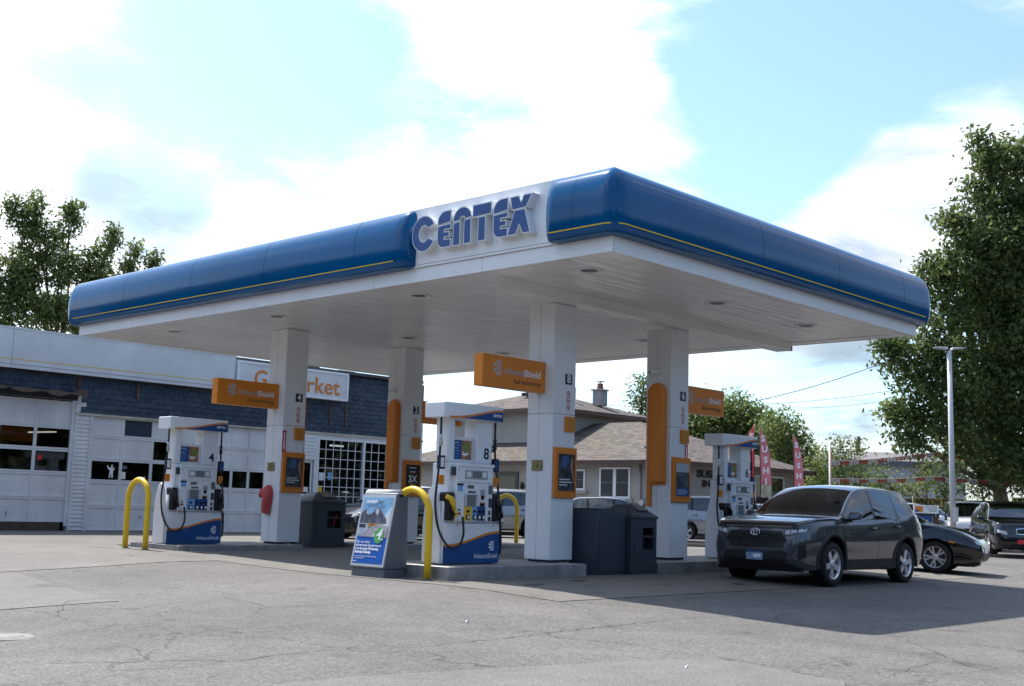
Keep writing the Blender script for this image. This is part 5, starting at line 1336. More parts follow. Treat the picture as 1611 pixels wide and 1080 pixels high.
SUV = dict(L=4.6, W=1.86, xf=.93, wb=2.69, r=.358, tw=.235, gap=.085, sill=.27, style='six', cowl=1.22, roof0=2.02, roof1=4.08, deck=4.46,
    top=[(0,.985),(.06,1.02),(.45,1.09),(.9,1.125),(1.22,1.145),(1.6,1.40),(2.02,1.62),(2.4,1.685),(3.1,1.695),(3.7,1.675),(4.02,1.64),(4.12,1.60),(4.28,1.40),(4.46,1.16),(4.53,1.12),(4.6,1.05)],
    belt=[(0,.95),(.12,.985),(.5,1.03),(.9,1.05),(1.22,1.06),(1.8,1.065),(2.6,1.085),(3.3,1.12),(3.8,1.18),(4.1,1.24),(4.42,1.13),(4.6,.98)],
    plan=[(0,.70),(.04,.765),(.12,.825),(.25,.875),(.45,.91),(.93,.93),(1.5,.922),(2.5,.925),(3.62,.93),(4.1,.912),(4.4,.875),(4.53,.83),(4.6,.76)],
    roofw=[(0,.66),(.1,.76),(.3,.82),(.9,.865),(1.22,.83),(1.6,.74),(2.02,.665),(2.6,.675),(3.4,.655),(4.02,.615),(4.46,.66),(4.6,.64)],
    nose=[(.2,.13),(.32,.05),(.42,.0),(.58,.01),(.7,.025),(.85,.04),(.95,.06),(1.05,.11)], tail=[(.2,.1),(.4,.02),(.7,.0),(1.1,.06)],
    pillars=[(1.30,1.42),(2.48,2.56),(3.36,3.44),(3.98,4.10)], seams=[(1.30,1.36),(2.54,2.54),(3.46,3.40)], handles=[2.35,3.28])
# ---- the dark grey SUV in front of pump 6
rav, H_ = car('parked_suv', 'dark grey compact SUV stopped beside the pumps in the canopy shadow', (17.08, 10.52, gz(18.5,10)-.0), 0, GREYPAINT, SUV, 'suv')
rav.rotation_euler = (0, R(.35), R(0.5))
front, flank = H_['front'], H_['flank']
front('upper_grille', BLACKGLOSS, [(-.47,.60),(.47,.60),(.56,.72),(-.56,.72)]); front('upper_grille', BLACKGLOSS, [(-.56,.72),(.56,.72),(.46,.86),(-.46,.86)])
for k in range(5):
    z = .635+k*.045; w_ = .50-.0*k-(abs(z-.72)*.35); gr = front('grille_bar', CLAD, [(-w_,z),(w_,z),(w_,z+.012),(-w_,z+.012)], .016, 14, 1)
for k in range(-6, 7): front('grille_bar', CLAD, [(k*.075-.006,.62),(k*.075+.006,.62),(k*.075+.006,.84),(k*.075-.006,.84)], .014, 1, 4)
front('grille_lip', GREYPAINT, [(-.52,.865),(.52,.865),(.50,.905),(-.50,.905)], .02)
front('bumper_beam', GREYPAINT, [(-.60,.545),(.60,.545),(.50,.592),(-.50,.592)], .022)
front('lower_grille', CLAD, [(-.74,.26),(.74,.26),(.52,.54),(-.52,.54)], .010, 14, 6); front('lower_intake', BLACK, [(-.44,.33),(.44,.33),(.40,.45),(-.40,.45)], .014)
front('bumper_lip', CLAD, [(-.78,.235),(.78,.235),(.78,.285),(-.78,.285)], .03, 16, 2)
for s_ in (-1, 1):
    hl = front('headlight', LAMPD, [(s_*.47,.775),(s_*.85,.850),(s_*.885,.945),(s_*.50,.885)][::s_], .012, 10, 4)
    for k in range(3): front('lamp_element', LAMP, [(s_*(.535+k*.10),.808+k*.020),(s_*(.615+k*.10),.824+k*.020),(s_*(.625+k*.10),.886+k*.016),(s_*(.55+k*.10),.872+k*.016)][::s_], .017, 4, 3, par=hl)
    front('corner_vent', CLAD, [(s_*.70,.40),(s_*.82,.46),(s_*.835,.66),(s_*.77,.655)][::s_], .010, 6, 6); front('bumper_wing', GREYPAINT, [(s_*.55,.36),(s_*.71,.345),(s_*.76,.50),(s_*.60,.54)][::s_], .016, 6, 6)
front('bonnet_deflector', BLACKGLOSS, [(-.74,.915),(.74,.915),(.70,.985),(-.70,.985)], .028, 16, 3)
pl_ = front('licence_plate', mat('plate_blue', (.25,.36,.50), .35, var=.35, vscale=9), [(-.15,.40),(.15,.40),(.15,.54),(-.15,.54)], .030, 4, 2)
front('plate_band', PUMPBLUE, [(-.15,.515),(.15,.515),(.15,.54),(-.15,.54)], .0325, 4, 1, par=pl_); front('plate_band', PAPER, [(-.12,.44),(.02,.44),(.02,.49),(-.12,.49)], .0322, 4, 1, par=pl_)
em = MB()
def ering(mb, a, b, cy_, cz_, t=.009, n=24): mb.tube([(H_['fx'](cy_+a*math.cos(2*math.pi*k/n), cz_+b*math.sin(2*math.pi*k/n))-.032, cy_+a*math.cos(2*math.pi*k/n), cz_+b*math.sin(2*math.pi*k/n)) for k in range(n)], t, 6, closed=True)
ering(em, .082, .056, 0, .845); em.build('emblem', CHROME, rav)
em = MB(); ering(em, .028, .052, 0, .845, .007); em.build('emblem', CHROME, rav)
em = MB(); ering(em, .060, .022, 0, .875, .007); em.build('emblem', CHROME, rav)
flank('tail_lamp', TAIL, [(4.32,.93),(4.56,.93),(4.52,1.05),(4.22,1.07)], -1, .008); flank('tail_lamp', TAIL, [(4.32,.93),(4.56,.93),(4.52,1.05),(4.22,1.07)], 1, .008)
for s_ in (-1, 1):
    P = [];
    for k in range(20):
        x = lerp(1.36, 4.0, k/19); zz_ = interp(H_['zr'], x)-.045*min(1,(interp(H_['zr'], x)-interp(H_['zs'], x))/.2); P.append((x, s_*(min(interp(smoothtab(SUV['roofw']), x), 9)+.012), zz_-.018))
    MB().tube(P, .011, 6).build('window_trim', ALLOY, rav)
MB().tube([(4.0+.0*k, 0, 1.62+.02*k) for k in range(4)], .03, 6).build('roof_aerial', GREYPAINT, rav)
fx_ = H_['fx']
MB().tube([(.16+.2*abs(t/8)**3*.5, t*.085, 1.005+.012*math.cos(t*.2)) for t in range(-8, 9)], .004, 4).build('bonnet_seam', BLACK, rav)
# ---- other cars, from the same builder
SEDAN = dict(L=4.63, W=1.80, xf=.90, wb=2.70, r=.328, tw=.215, gap=.035, sill=.17, style='twin', clad=0, cowl=1.15, roof0=2.0, roof1=3.35, deck=4.15,
    top=[(0,.66),(.12,.74),(.5,.86),(.9,.93),(1.15,.96),(1.6,1.22),(2.0,1.37),(2.5,1.415),(3.0,1.40),(3.35,1.34),(3.8,1.16),(4.15,1.03),(4.45,.99),(4.63,.86)],
    belt=[(0,.60),(.15,.70),(.5,.80),(.95,.87),(1.35,.90),(2,.905),(3,.94),(3.7,.965),(4.15,.97),(4.45,.93),(4.63,.80)],
    plan=[(0,.62),(.05,.72),(.15,.79),(.3,.845),(.55,.885),(.9,.90),(2.3,.895),(3.6,.90),(4.2,.86),(4.5,.79),(4.63,.68)],
    roofw=[(0,.5),(.4,.70),(.95,.76),(1.35,.75),(2.15,.56),(2.8,.57),(3.35,.54),(4.15,.62),(4.63,.55)],
    nose=[(.15,.10),(.28,.02),(.45,.0),(.6,.03),(.7,.08),(.8,.15)], tail=[(.2,.08),(.5,0),(.9,.05)],
    pillars=[(1.30,1.42),(2.45,2.52),(3.42,3.50),(3.75,3.82)], seams=[(1.45,1.40),(2.6,2.58),(3.55,3.42)], handles=[2.4,3.3])
def ccopy(S, **kw):
    d = {k: v for k, v in S.items() if k != '_wm'}; d.update(kw); return d
WAGON = ccopy(SEDAN, L=4.4, H=1.5, roof1=3.75, deck=4.2, style='five', xf=.88, wb=2.62,
    top=[(0,.68),(.12,.76),(.5,.90),(.95,.98),(1.25,1.01),(1.65,1.27),(2.05,1.45),(2.6,1.51),(3.2,1.50),(3.75,1.44),(4.0,1.22),(4.2,1.02),(4.32,.97),(4.4,.85)], cowl=1.25, roof0=2.05,
    plan=[(0,.62),(.05,.72),(.15,.79),(.3,.845),(.55,.885),(.9,.90),(2.3,.895),(3.5,.90),(4.0,.87),(4.25,.80),(4.4,.70)], belt=[(0,.62),(.15,.72),(.5,.83),(.95,.91),(1.25,.93),(2,.94),(3,.97),(3.7,1.02),(4.2,.99),(4.4,.82)],
    roofw=[(0,.5),(.4,.70),(.95,.76),(1.25,.75),(2.05,.57),(2.8,.59),(3.75,.55),(4.2,.60),(4.4,.55)], pillars=[(1.36,1.50),(2.42,2.50),(3.28,3.36),(3.78,3.86)], seams=[(1.34,1.36),(2.46,2.46),(3.36,3.26)], handles=[2.28,3.15])
SUV2 = ccopy(SUV, style='twin', clad=0)
def basic_front(H, paint, grille=BLACKGLOSS, kidney=False, plate_m=None, zk=1.0, lamps=LAMP, yl=.6):
    f = H['front']
    for s_ in (-1, 1):
        f('headlight', lamps, [(s_*(yl-.14),.60*zk),(s_*(yl+.12),.66*zk),(s_*(yl+.13),.735*zk),(s_*(yl-.12),.69*zk)][::s_], .010, 8, 3)
        f('fog_recess', BLACK, [(s_*.50,.30),(s_*.70,.32),(s_*.68,.44),(s_*.54,.44)][::s_], .008, 5, 3)
    if kidney:
        for s_ in (-1, 1):
            k_ = f('kidney_grille', BLACKGLOSS, [(s_*.03,.62*zk),(s_*.26,.63*zk),(s_*.28,.76*zk),(s_*.03,.78*zk)][::s_], .012, 6, 4)
            for a, b in (((.03,.62),(.26,.63)),((.03,.775),(.28,.755))): f('chrome_rim', CHROME, [(s_*a[0],a[1]*zk-.008),(s_*b[0],b[1]*zk-.008),(s_*b[0],b[1]*zk+.010),(s_*a[0],a[1]*zk+.010)][::s_], .02, 6, 1, par=k_)
            for a in (.03, .26): f('chrome_rim', CHROME, [(s_*(a-.006),.625*zk),(s_*(a+.01),.625*zk),(s_*(a+.02),.76*zk),(s_*(a+.0),.76*zk)][::s_], .02, 1, 4, par=k_)
    else: f('grille', grille, [(-.42,.56*zk),(.42,.56*zk),(.44,.68*zk),(-.44,.68*zk)], .010)
    f('lower_intake', BLACK, [(-.46,.26),(.46,.26),(.44,.42),(-.44,.42)], .008)
    if plate_m: f('licence_plate', plate_m, [(-.26,.42),(.26,.42),(.26,.54),(-.26,.54)], .02, 2, 1)
def basic_rear(H, z0=.72, z1=.92):
    for s_ in (-1, 1): H['flank']('tail_lamp', TAIL, [(H['L']-.32,z0),(H['L']-.06,z0),(H['L']-.06,z1),(H['L']-.36,z1)], s_, .006); H['front']('tail_lamp', TAIL, [(s_*.50,z0),(s_*.78,z0),(s_*.76,z1),(s_*.52,z1)][::s_], .010, 5, 3, f=H['bx'], sg=1)
def at_ground(px, py, lift=0): return on_ground(px, py)
# black sedan leaving, to the right of the SUV: front axle sits where its wheel meets the ground
def place(root, px, py, S, heading, side_sign):
    """move the car so that its front wheel on the given side touches the ground seen at the pixel"""
    g = on_ground(px, py); off = Vector((S['xf'], side_sign*(S['W']/2-.12), 0)); off.rotate(Matrix.Rotation(heading, 3, 'Z'))
    root.location = (g.x-off.x, g.y-off.y, g.z); root.rotation_euler = (0, 0, heading)
hd = math.atan2(.95, -.27)
SEDAN['top'] = [(a, z*1.06) for a, z in SEDAN['top']]; SEDAN['belt'] = [(a, z*1.07) for a, z in SEDAN['belt']]
civic, H_ = car('parked_sedan', 'black sedan with multi-spoke alloy wheels just behind the dark grey SUV', (0,0,0), 0, BLACKPAINT, SEDAN)
H_['L'] = SEDAN['L']; place(civic, 1472, 902, SEDAN, hd, 1); basic_front(H_, BLACKPAINT, BLACKGLOSS, plate_m=PAPER, zk=.92, lamps=LAMP); basic_rear(H_)
for s_ in (1, -1): H_['flank']('side_marker', AMBER, [(.50,.62),(.62,.63),(.62,.665),(.50,.65)], s_, .006)
# black car nosing in beside the shop
WG2 = ccopy(WAGON); 
blk, H_ = car('parked_hatchback', 'black car parked before the shop window behind the grey bin', (18.15, 26.2, gz(18,26)), 0, BLACKPAINT, WG2); H_['L'] = 4.4; basic_front(H_, BLACKPAINT, lamps=LAMP, plate_m=None); basic_rear(H_)
blk.rotation_euler = (0,0,R(2)); blk.location = (20.75, 25.7, gz(22, 25.7))
# cars in front of the house
def lot(kind, px, py, D, heading, paint, label, S, name='parked_car', z=None, **kw):
    p = atD(px, py, D); root, H = car(name, label, (0,0,0), 0, paint, S, kind, 'cars parked around the neighbouring lots')
    H['L'] = S['L']; c = Vector((S['L']/2, 0, 0)); c.rotate(Matrix.Rotation(heading, 3, 'Z'))
    root.location = (p.x-c.x, p.y-c.y, gz(p.x, p.y) if z is None else z); root.rotation_euler = (0,0,heading)
    basic_front(H, paint, **kw); basic_rear(H); return root
rt = math.atan2(RT.y, RT.x)      # straight across the view, to the right
lot('suv', 776, 800, 43, rt+R(8), SILVERPAINT, 'silver grey SUV seen between the pump with the yellow nozzle and its column', ccopy(SUV2), zk=1.2, plate_m=None)
lot('suv', 770, 800, 47.5, rt+R(2), WHITEPAINT, 'white SUV behind the silver grey one by the house door', ccopy(SUV2, top=[(a, z*1.06) for a, z in SUV['top']]), zk=1.2)
lot('car', 973, 800, 40, rt+math.pi+R(4), GUNPAINT, 'dark grey wagon whose roof shows above the charcoal cabinet', ccopy(WAGON), zk=1.05)
lot('suv', 1137, 805, 44, rt+math.pi-R(10), SILVERPAINT, 'grey SUV with red tail lamp behind the pump beside the dark SUV', ccopy(SUV2, style='six'), zk=1.2)
lot('car', 1205, 805, 47, rt+math.pi, mat('pale_blue_car_paint', (.30,.36,.42), .2, metal=.4, coat=1), 'pale blue car just behind the nose of the dark grey SUV', ccopy(SEDAN), zk=.95)
# used-car lot at the right
fwd = math.atan2(FW.y, FW.x)     # tail pointing away from the camera
lot('suv', 1590, 830, 37, fwd-R(12), BLACKPAINT, 'black SUV facing the street with twin kidney grille and red plate', ccopy(SUV2), kidney=True, zk=1.12, plate_m=RED, yl=.66)
lot('suv', 1524, 830, 44, fwd-R(14), WHITEPAINT, 'white SUV parked behind the light pole', ccopy(SUV2, top=[(a, z*1.05) for a, z in SUV['top']]), zk=1.15)
lot('suv', 1466, 830, 47, fwd-R(10), BLACKPAINT, 'black car half hidden between the light pole and the small white sign', ccopy(WAGON), zk=1.05)
lot('suv', 1428, 822, 46, fwd+R(30), GUNPAINT, 'dark SUV with pale roof showing above the tail of the near SUV', ccopy(SUV2), zk=1.15)
lot('car', 1640, 830, 45, fwd-R(14), YELLOWPAINT, 'yellow car cut off by the right edge of the picture', ccopy(WAGON), zk=1.05)
# ================================================================== trees and shrubs
import numpy as np
def leafmat(name, c0, c1, trans=.35):
    m = bpy.data.materials.new(name); m.use_nodes = True; nt = m.node_tree; b = nt.nodes['Principled BSDF']
    g = nt.nodes.new('ShaderNodeNewGeometry')
    n = nt.nodes.new('ShaderNodeTexNoise'); n.inputs['Scale'].default_value = .9; n.inputs['Detail'].default_value = 6; n.inputs['Roughness'].default_value = .7; nt.links.new(g.outputs['Position'], n.inputs['Vector'])
    r_ = nt.nodes.new('ShaderNodeValToRGB'); nt.links.new(n.outputs['Fac'], r_.inputs[0]); e = r_.color_ramp.elements
    e[0].position = .40; e[0].color = (*c0, 1); e[1].position = .60; e[1].color = (*c1, 1)
    nt.links.new(r_.outputs[0], b.inputs['Base Color']); b.inputs['Roughness'].default_value = .55; b.inputs['Specular IOR Level'].default_value = .3
    t = nt.nodes.new('ShaderNodeBsdfTranslucent'); nt.links.new(r_.outputs[0], t.inputs[0])
    mx = nt.nodes.new('ShaderNodeMixShader'); mx.inputs[0].default_value = trans; nt.links.new(b.outputs[0], mx.inputs[1]); nt.links.new(t.outputs[0], mx.inputs[2])
    nt.links.new(mx.outputs[0], nt.nodes['Material Output'].inputs[0]); return m
LEAF_D = leafmat('dark_leaf', (.060,.100,.030), (.150,.195,.065), .5); LEAF_M = leafmat('mid_leaf', (.085,.135,.036), (.19,.235,.08), .5); LEAF_Y = leafmat('light_leaf', (.12,.17,.045), (.24,.27,.095), .5); LEAF_R = leafmat('russet_leaf', (.05,.045,.02), (.11,.075,.03))
BARK = mat('bark', (.085,.065,.05), .9, var=.4, vscale=6, bump=.6, bscale=25)
def leaf_cloud(lobes, dens, size, seed, shell=.45, droop=0.0, per=20, spread=3.1):
    """lobes: (centre, axis vectors u,v,w). Returns vertex and face arrays of leaf-sized kites grouped in sprigs."""
    rg = np.random.default_rng(seed); V = []
    for c, U in lobes:
        U = np.array(U); vol = np.linalg.norm(U[0])*np.linalg.norm(U[1])*np.linalg.norm(U[2])
        n_sprig = int(max(12, dens*vol**.72))
        d = rg.normal(size=(n_sprig, 3)); d /= np.linalg.norm(d, axis=1)[:, None]
        rad = shell+(1.06-shell)*rg.random(n_sprig)**.6
        # lumps: push sprigs in and out with a few random cosine waves so the outline is ragged
        for _ in range(4):
            k = rg.normal(size=3)*3.2; rad *= 1+.085*np.cos(d@k+rg.random()*6.28)
        P = np.array(c)+(d*rad[:, None])@U
        for s_ in range(per):
            off = rg.normal(size=(n_sprig, 3))*size*spread*np.array([1,1,.6])
            off[:, 2] -= droop*np.abs(rg.normal(size=n_sprig))*size*2.0
            Q = P+off
            nrm = d*.5+rg.normal(size=(n_sprig, 3))*.75+np.array([0,0,.35]); nrm /= np.linalg.norm(nrm, axis=1)[:, None]
            a = np.cross(nrm, rg.normal(size=(n_sprig, 3))); a /= np.linalg.norm(a, axis=1)[:, None]+1e-9
            b = np.cross(nrm, a); sz = size*(.55+.8*rg.random(n_sprig))[:, None]
            V.append(np.stack([Q-a*sz, Q-b*sz*.45+nrm*sz*.12, Q+a*sz, Q+b*sz*.45+nrm*sz*.12], axis=1))
    V = np.concatenate(V).reshape(-1, 3); n = len(V)//4
    return V, n
def leaf_object(name, V, n, m, parent=None):
    me = bpy.data.meshes.new(name); me.vertices.add(len(V)); me.vertices.foreach_set('co', V.astype(np.float32).ravel())
    me.loops.add(n*4); me.loops.foreach_set('vertex_index', np.arange(n*4, dtype=np.int32)); me.polygons.add(n); me.polygons.foreach_set('loop_start', np.arange(0, n*4, 4, dtype=np.int32)); me.polygons.foreach_set('loop_total', np.full(n, 4, dtype=np.int32))
    me.update(); me.validate(); me.materials.append(m); o = bpy.data.objects.new(name, me); COL.objects.link(o); o.parent = parent; return o
def px_lobes(spec, D, depth=.8, jitter=0, seed=1):
    """(px, py, rx, ry[, dD]) ellipsoids given where they stand in the picture, at forward distance D"""
    out = []
    for s in spec:
        dD = s[4] if len(s) > 4 else 0; c = atD(s[0], s[1], D+dD); k = (D+dD)/1885.16
        rx, ry = s[2]*k, s[3]*k; rd = max(rx, .6*ry)*depth
        out.append((tuple(c), [tuple(RT*rx), tuple(FW*rd), tuple(Vector((0,0,1))*ry)]))
    return out
def tree(name, label, base, lobes, dens, size, m, seed, cat='tree', group=None, trunk=.28, shell=.4, droop=0.0, extra=None, spread=3.1):
    root = thing(name, label, cat, (0,0,0), 0, group); rg = random.Random(seed)
    V, n = leaf_cloud(lobes, dens, size, seed, shell, droop, 20, spread); leaf_object('crown', V, n, m, root)
    if extra:
        V, n = leaf_cloud([lobes[i % len(lobes)] for i in range(0, len(lobes), 2)], dens*extra[1], size, seed+50, .7, droop, 20, spread); leaf_object('crown', V, n, extra[0], root)
    if trunk:
        b = Vector(base); cs = [Vector(l[0]) for l in lobes]; mid = sum(cs, Vector())/len(cs)
        fork = Vector((lerp(b.x, mid.x, .35), lerp(b.y, mid.y, .35), lerp(b.z, min(c.z for c in cs), .75)))
        MB().tube([b, b.lerp(fork, .5)+Vector((rg.uniform(-.1,.1), rg.uniform(-.1,.1), 0)), fork, fork.lerp(mid, .6)], [trunk*1.25, trunk, trunk*.8, trunk*.45], 10).build('trunk', BARK, root)
        for c in cs:
            q = fork.lerp(c, .45)+Vector((rg.uniform(-.3,.3), rg.uniform(-.3,.3), rg.uniform(-.1,.4))); tip = c+(c-fork).normalized()*.3
            MB().tube([fork, q, c, tip], [trunk*.42, trunk*.28, trunk*.16, trunk*.05], 6).build('limb', BARK, root)
    return root
# big tree at the right
big = [(1600,245,48,50),(1560,240,26,30),(1640,300,80,80),(1566,318,42,48),(1600,370,80,60),(1528,352,38,40),(1520,410,52,44),(1580,440,80,60,1),(1480,432,30,34),(1500,490,58,52),(1570,520,75,70,1.5),(1418,545,26,16),(1455,540,36,24),(1640,470,90,120),
       (1450,600,40,34),(1500,580,60,50),(1436,650,36,34),(1490,650,60,46),(1560,620,80,70,1),(1630,620,80,90),(1430,688,22,16),(1560,700,80,40,1),(1620,720,70,40)]
tree('walnut_tree', 'huge dark spreading tree filling the right edge behind the light pole', on_ground(1590,850)*1.0, px_lobes([(q[0],q[1],q[2]*.86,q[3]*.84)+tuple(q[4:]) for q in big]+[(1538,214,12,9),(1556,246,14,10),(1535,288,13,9),(1498,340,14,12),(1462,412,14,12),(1398,538,12,8),(1408,566,12,10),(1406,640,12,12),(1470,560,20,12),(1545,470,30,24)], 46, .9), 60, .122, LEAF_D, 11, trunk=.42, shell=.35, droop=.9, extra=(LEAF_M, .28), spread=2.5)
# tree behind the garage with upright shoots
lt = [(54,330,16,36),(36,348,18,36),(20,330,9,26),(70,372,34,44),(108,350,18,34),(118,330,9,22),(40,420,44,46),(100,420,40,44),(140,420,26,36),(165,410,16,40),(178,376,9,24),(150,450,34,34),(205,425,16,30),(212,396,7,16),(240,415,9,20),(225,445,22,22),(20,470,44,40),(80,490,60,44),(140,500,50,36),(10,520,50,30),(-30,430,40,60)]
tree('ash_tree', 'leafy tree with upright shoots rising behind the garage roof', Vector((atD(80,700,54).x, atD(80,700,54).y, 0)), px_lobes([(a,b,c*.82,d*.9) for a,b,c,d in lt], 54, .7), 100, .105, LEAF_M, 21, trunk=.15, shell=.15, extra=(LEAF_D, .5), spread=1.7)
# trees behind the house
m1 = [(1112,655,44,26),(1095,690,40,40),(1160,660,40,34),(1150,700,50,44),(1190,690,40,40),(1205,720,44,40)]
tree('maple_tree', 'rounded green tree behind the restaurant roof above the red flags', Vector((atD(1140,860,66).x, atD(1140,860,66).y, 0)), px_lobes(m1, 66, .8), 60, .125, LEAF_M, 31, trunk=.3, shell=.3, extra=(LEAF_Y, .5))
m2 = [(1225,680,30,28),(1245,705,32,36),(1262,735,30,40),(1230,750,40,40),(1275,765,26,34)]
tree('maple_tree', 'lower green tree at the end of the restaurant, right of the second flag', Vector((atD(1245,860,62).x, atD(1245,860,62).y, 0)), px_lobes(m2, 62, .8), 60, .12, LEAF_Y, 41, trunk=.25, shell=.3, extra=(LEAF_M, .6))
m3 = [(1013,602,9,18),(1010,628,16,24),(1020,655,24,30),(1014,690,26,30)]
tree('spruce_tree', 'narrow dark tree top beside the column with the camera', Vector((atD(1014,860,64).x, atD(1014,860,64).y, 0)), px_lobes(m3, 64, .9), 80, .10, LEAF_D, 51, trunk=.2, shell=.1)
# shrubs along the far lot
G = 'shrubs along the far side of the car lot'
for i, (spec, lab, m_, D, d_) in enumerate((
    ([(1290,742,26,34),(1300,768,30,24)], 'pale green shrub nearest the second red flag', LEAF_Y, 58, 60), ([(1322,735,20,34),(1335,760,26,28),(1318,704,8,16)], 'grey-green shrub with a thin leader below the small pipe', LEAF_M, 58, 60),
    ([(1352,740,20,26),(1360,765,28,20),(1346,703,7,16)], 'green shrub under the chimney pipe of the white building', LEAF_M, 57, 60), ([(1382,752,22,24),(1398,768,22,18)], 'yellowish shrub in front of the white wall', LEAF_Y, 54, 60),
    ([(1425,768,26,16),(1450,760,18,22)], 'light green shrub left of the light pole', LEAF_Y, 54, 60), ([(1452,712,14,26),(1458,742,14,24)], 'russet creeper against the white wall', LEAF_R, 60, 80),
    ([(1480,735,26,36),(1490,766,30,22)], 'dark shrub right behind the light pole', LEAF_D, 57, 60), ([(1535,742,34,34),(1550,768,34,20)], 'dark green hedge shrub behind the black SUV', LEAF_D, 57, 60), ([(1595,748,36,34),(1640,750,40,40)], 'dense dark shrub at the right edge under the big tree', LEAF_D, 57, 60))):
    b = atD(spec[-1][0], 800, D); tree('shrub', lab, Vector((b.x, b.y, 0)), px_lobes(spec, D, .8), d_, .085, m_, 100+i, 'shrub', G, trunk=.06, shell=.1)
# wood on the far side of the street behind the camera: only its reflection is seen
lob = []
rg = random.Random(77)
for k in range(60):
    a = R(lerp(112, 343, k/59)); rr_ = 46+rg.uniform(-3, 5); h_ = rg.uniform(6.5, 11)
    lob.append(((12+rr_*math.cos(a), 12+rr_*math.sin(a), h_*.45-.5), [(rg.uniform(3.2,4.6),0,0),(0,rg.uniform(3.2,4.6),0),(0,0,h_*.56)]))
V, n = leaf_cloud(lob, 26, .95, 99, .55, 0, 9, 1.5)
tag(leaf_object('far_wood', V, n, leafmat('wood_leaf', (.022,.030,.016), (.05,.06,.03), .2)), 'line of trees across the street, mirrored in the glass', 'trees', kind='stuff')
# ================================================================== lot furniture, flags, wires
def pole_z(px, D): p = atD(px, 800, D); return Vector((p.x, p.y, gz(p.x, p.y)))
# light pole
b = pole_z(1499, 41); top = atD(1502, 548, 41).z
t = thing('light_pole', 'tall white lamp post with two flat heads at the car lot', 'lamp post', b)
POLEM = mat('pole_white', (.52,.53,.55), .4, var=.08)
MB().tube([(0,0,0),(0,0,top*.5),(0,0,top)], [.10,.09,.078], 16).build('pole', POLEM, t); MB().lathe([(.2,0),(.2,.04),(.13,.10)], (0,0,0), (0,0,1), 16).build('base', POLEM, t)
d_ = Vector((RT.x, RT.y, 0)).normalized(); s_ = Vector((-d_.y, d_.x, 0))
for k in (-1, 1):
    P = [d_*k*.08-s_*.13, d_*k*.08+s_*.13, d_*k*.52+s_*.16, d_*k*.52-s_*.16]
    if k < 0: P.reverse()
    MB().hexa([(p.x, p.y, top+.01+(.03 if i in (0, 1) and k > 0 or i in (2, 3) and k < 0 else .09)) for i, p in enumerate(P)]+[(p.x, p.y, top+.12) for p in P]).build('lamp_head', POLEM, t, bevel=.015)
bx_ = MB().box(-.12, .12, -.14, -.08, 1.0, 1.5).build('access_cover', POLEM, t)
# feather flags
FLAGM = mat('flag_red', (.60,.08,.10), .7, var=.15, vscale=3); FLAGP = mat('flag_faded', (.68,.21,.23), .7, var=.18, vscale=3)
def flag(px, ytop, ybot, wpx, D, m_, label, word, lean=0, foot=None, flip=1):
    b = pole_z(px, D); zt, zb_ = atD(px, ytop, D).z, atD(px, ybot, D).z; W_ = wpx*D/1885.16
    t = thing('feather_flag', label, 'flag', b, 0, 'red feather flags by the restaurant')
    r_ = Vector((RT.x, RT.y, 0)).normalized()*flip; f_ = Vector((-r_.y, r_.x, 0)); z0 = b.z
    H = zt-zb_; P = []; x0 = -W_*.42
    def edge(v):   # right edge of the sail at height fraction v
        return W_*(1-max(0, (v-.45)/.55)**2.2)
    for j in range(21):
        v = j/20; row = []
        for i in range(7):
            u = i/6; x = x0+edge(v)*u+lean*v; wv = .05*math.sin(v*9+u*3)*W_*u*2
            p = r_*x+f_*wv; row.append((p.x, p.y, zb_-z0+H*v))
        P.append(row)
    o = MB().grid(P).build('sail', m_, t); md = o.modifiers.new('cloth', 'SOLIDIFY'); md.thickness = .006
    MB().tube([tuple(r_*x0)[:2]+(0,), tuple(r_*x0)[:2]+((zb_-z0),), tuple(r_*(x0+lean*.5))[:2]+((zb_-z0)+H*.5,), tuple(r_*(x0+lean))[:2]+((zb_-z0)+H*1.0,)], .014, 6).build('pole', BLACK, t)
    n = len(word)
    for k, ch in enumerate(word):
        v = .83-k*(.66/max(1, n-1))*.92; c = r_*(x0+lean*v+edge(v)*.5)-f_*(.05 if flip > 0 else -.05)
        if (f_.dot(Vector((FW.x, FW.y, 0)))) < 0: c = r_*(x0+lean*v+edge(v)*.5)+f_*.05
        text('letter', ch, PAPER, (c.x, c.y, zb_-z0+H*v), tuple(Vector((RT.x, RT.y, 0)).normalized()), (0,0,1), W_*.80, t, depth=.012, bold=.012)
    if foot:
        q = [[(r_*(x0+edge(0)*u)-f_*.045*(1 if flip > 0 else -1)).to_tuple()[:2]+((zb_-z0)+H*v,) for u in (.02,.5,.98)] for v in (.005,.09,.18)]
        MB().grid(q).build('printed_foot', foot, t)
    MB().lathe([(.22,0),(.2,.05),(.03,.07)], (r_*x0).to_tuple()[:2]+(0,), (0,0,1), 12).build('base', BLACK, t)
FOOT = mat('flag_foot', (.42,.40,.27), .7, var=.5, vscale=8)
flag(1204, 671, 783, 17, 43, FLAGP, 'faded red feather flag with a yellow foot, middle one of the three', 'SUSHI', -.05, FOOT)
flag(1256, 682, 790, 15, 45, FLAGP, 'faded red feather flag farthest to the right, by the tree', 'SUSHI', -.03, FOOT)
flag(1180, 665, 790, 16, 44, FLAGM, 'bright red feather flag whose tip shows above the pump crown', 'SUSHI', .0, None, -1)
# thin flag pole
b = pole_z(1306, 45); t = thing('thin_pole', 'thin white and orange pole right of the flags', 'pole', b); zt = atD(1306, 697, 45).z-b.z
MB().tube([(0,0,0),(0,0,zt*.999)], .035, 8).build('pole', WHITE, t); MB().tube([(.03,-.03,zt*.2),(.03,-.03,zt*.95)], .015, 6).build('orange_strip', ORANGE, t)
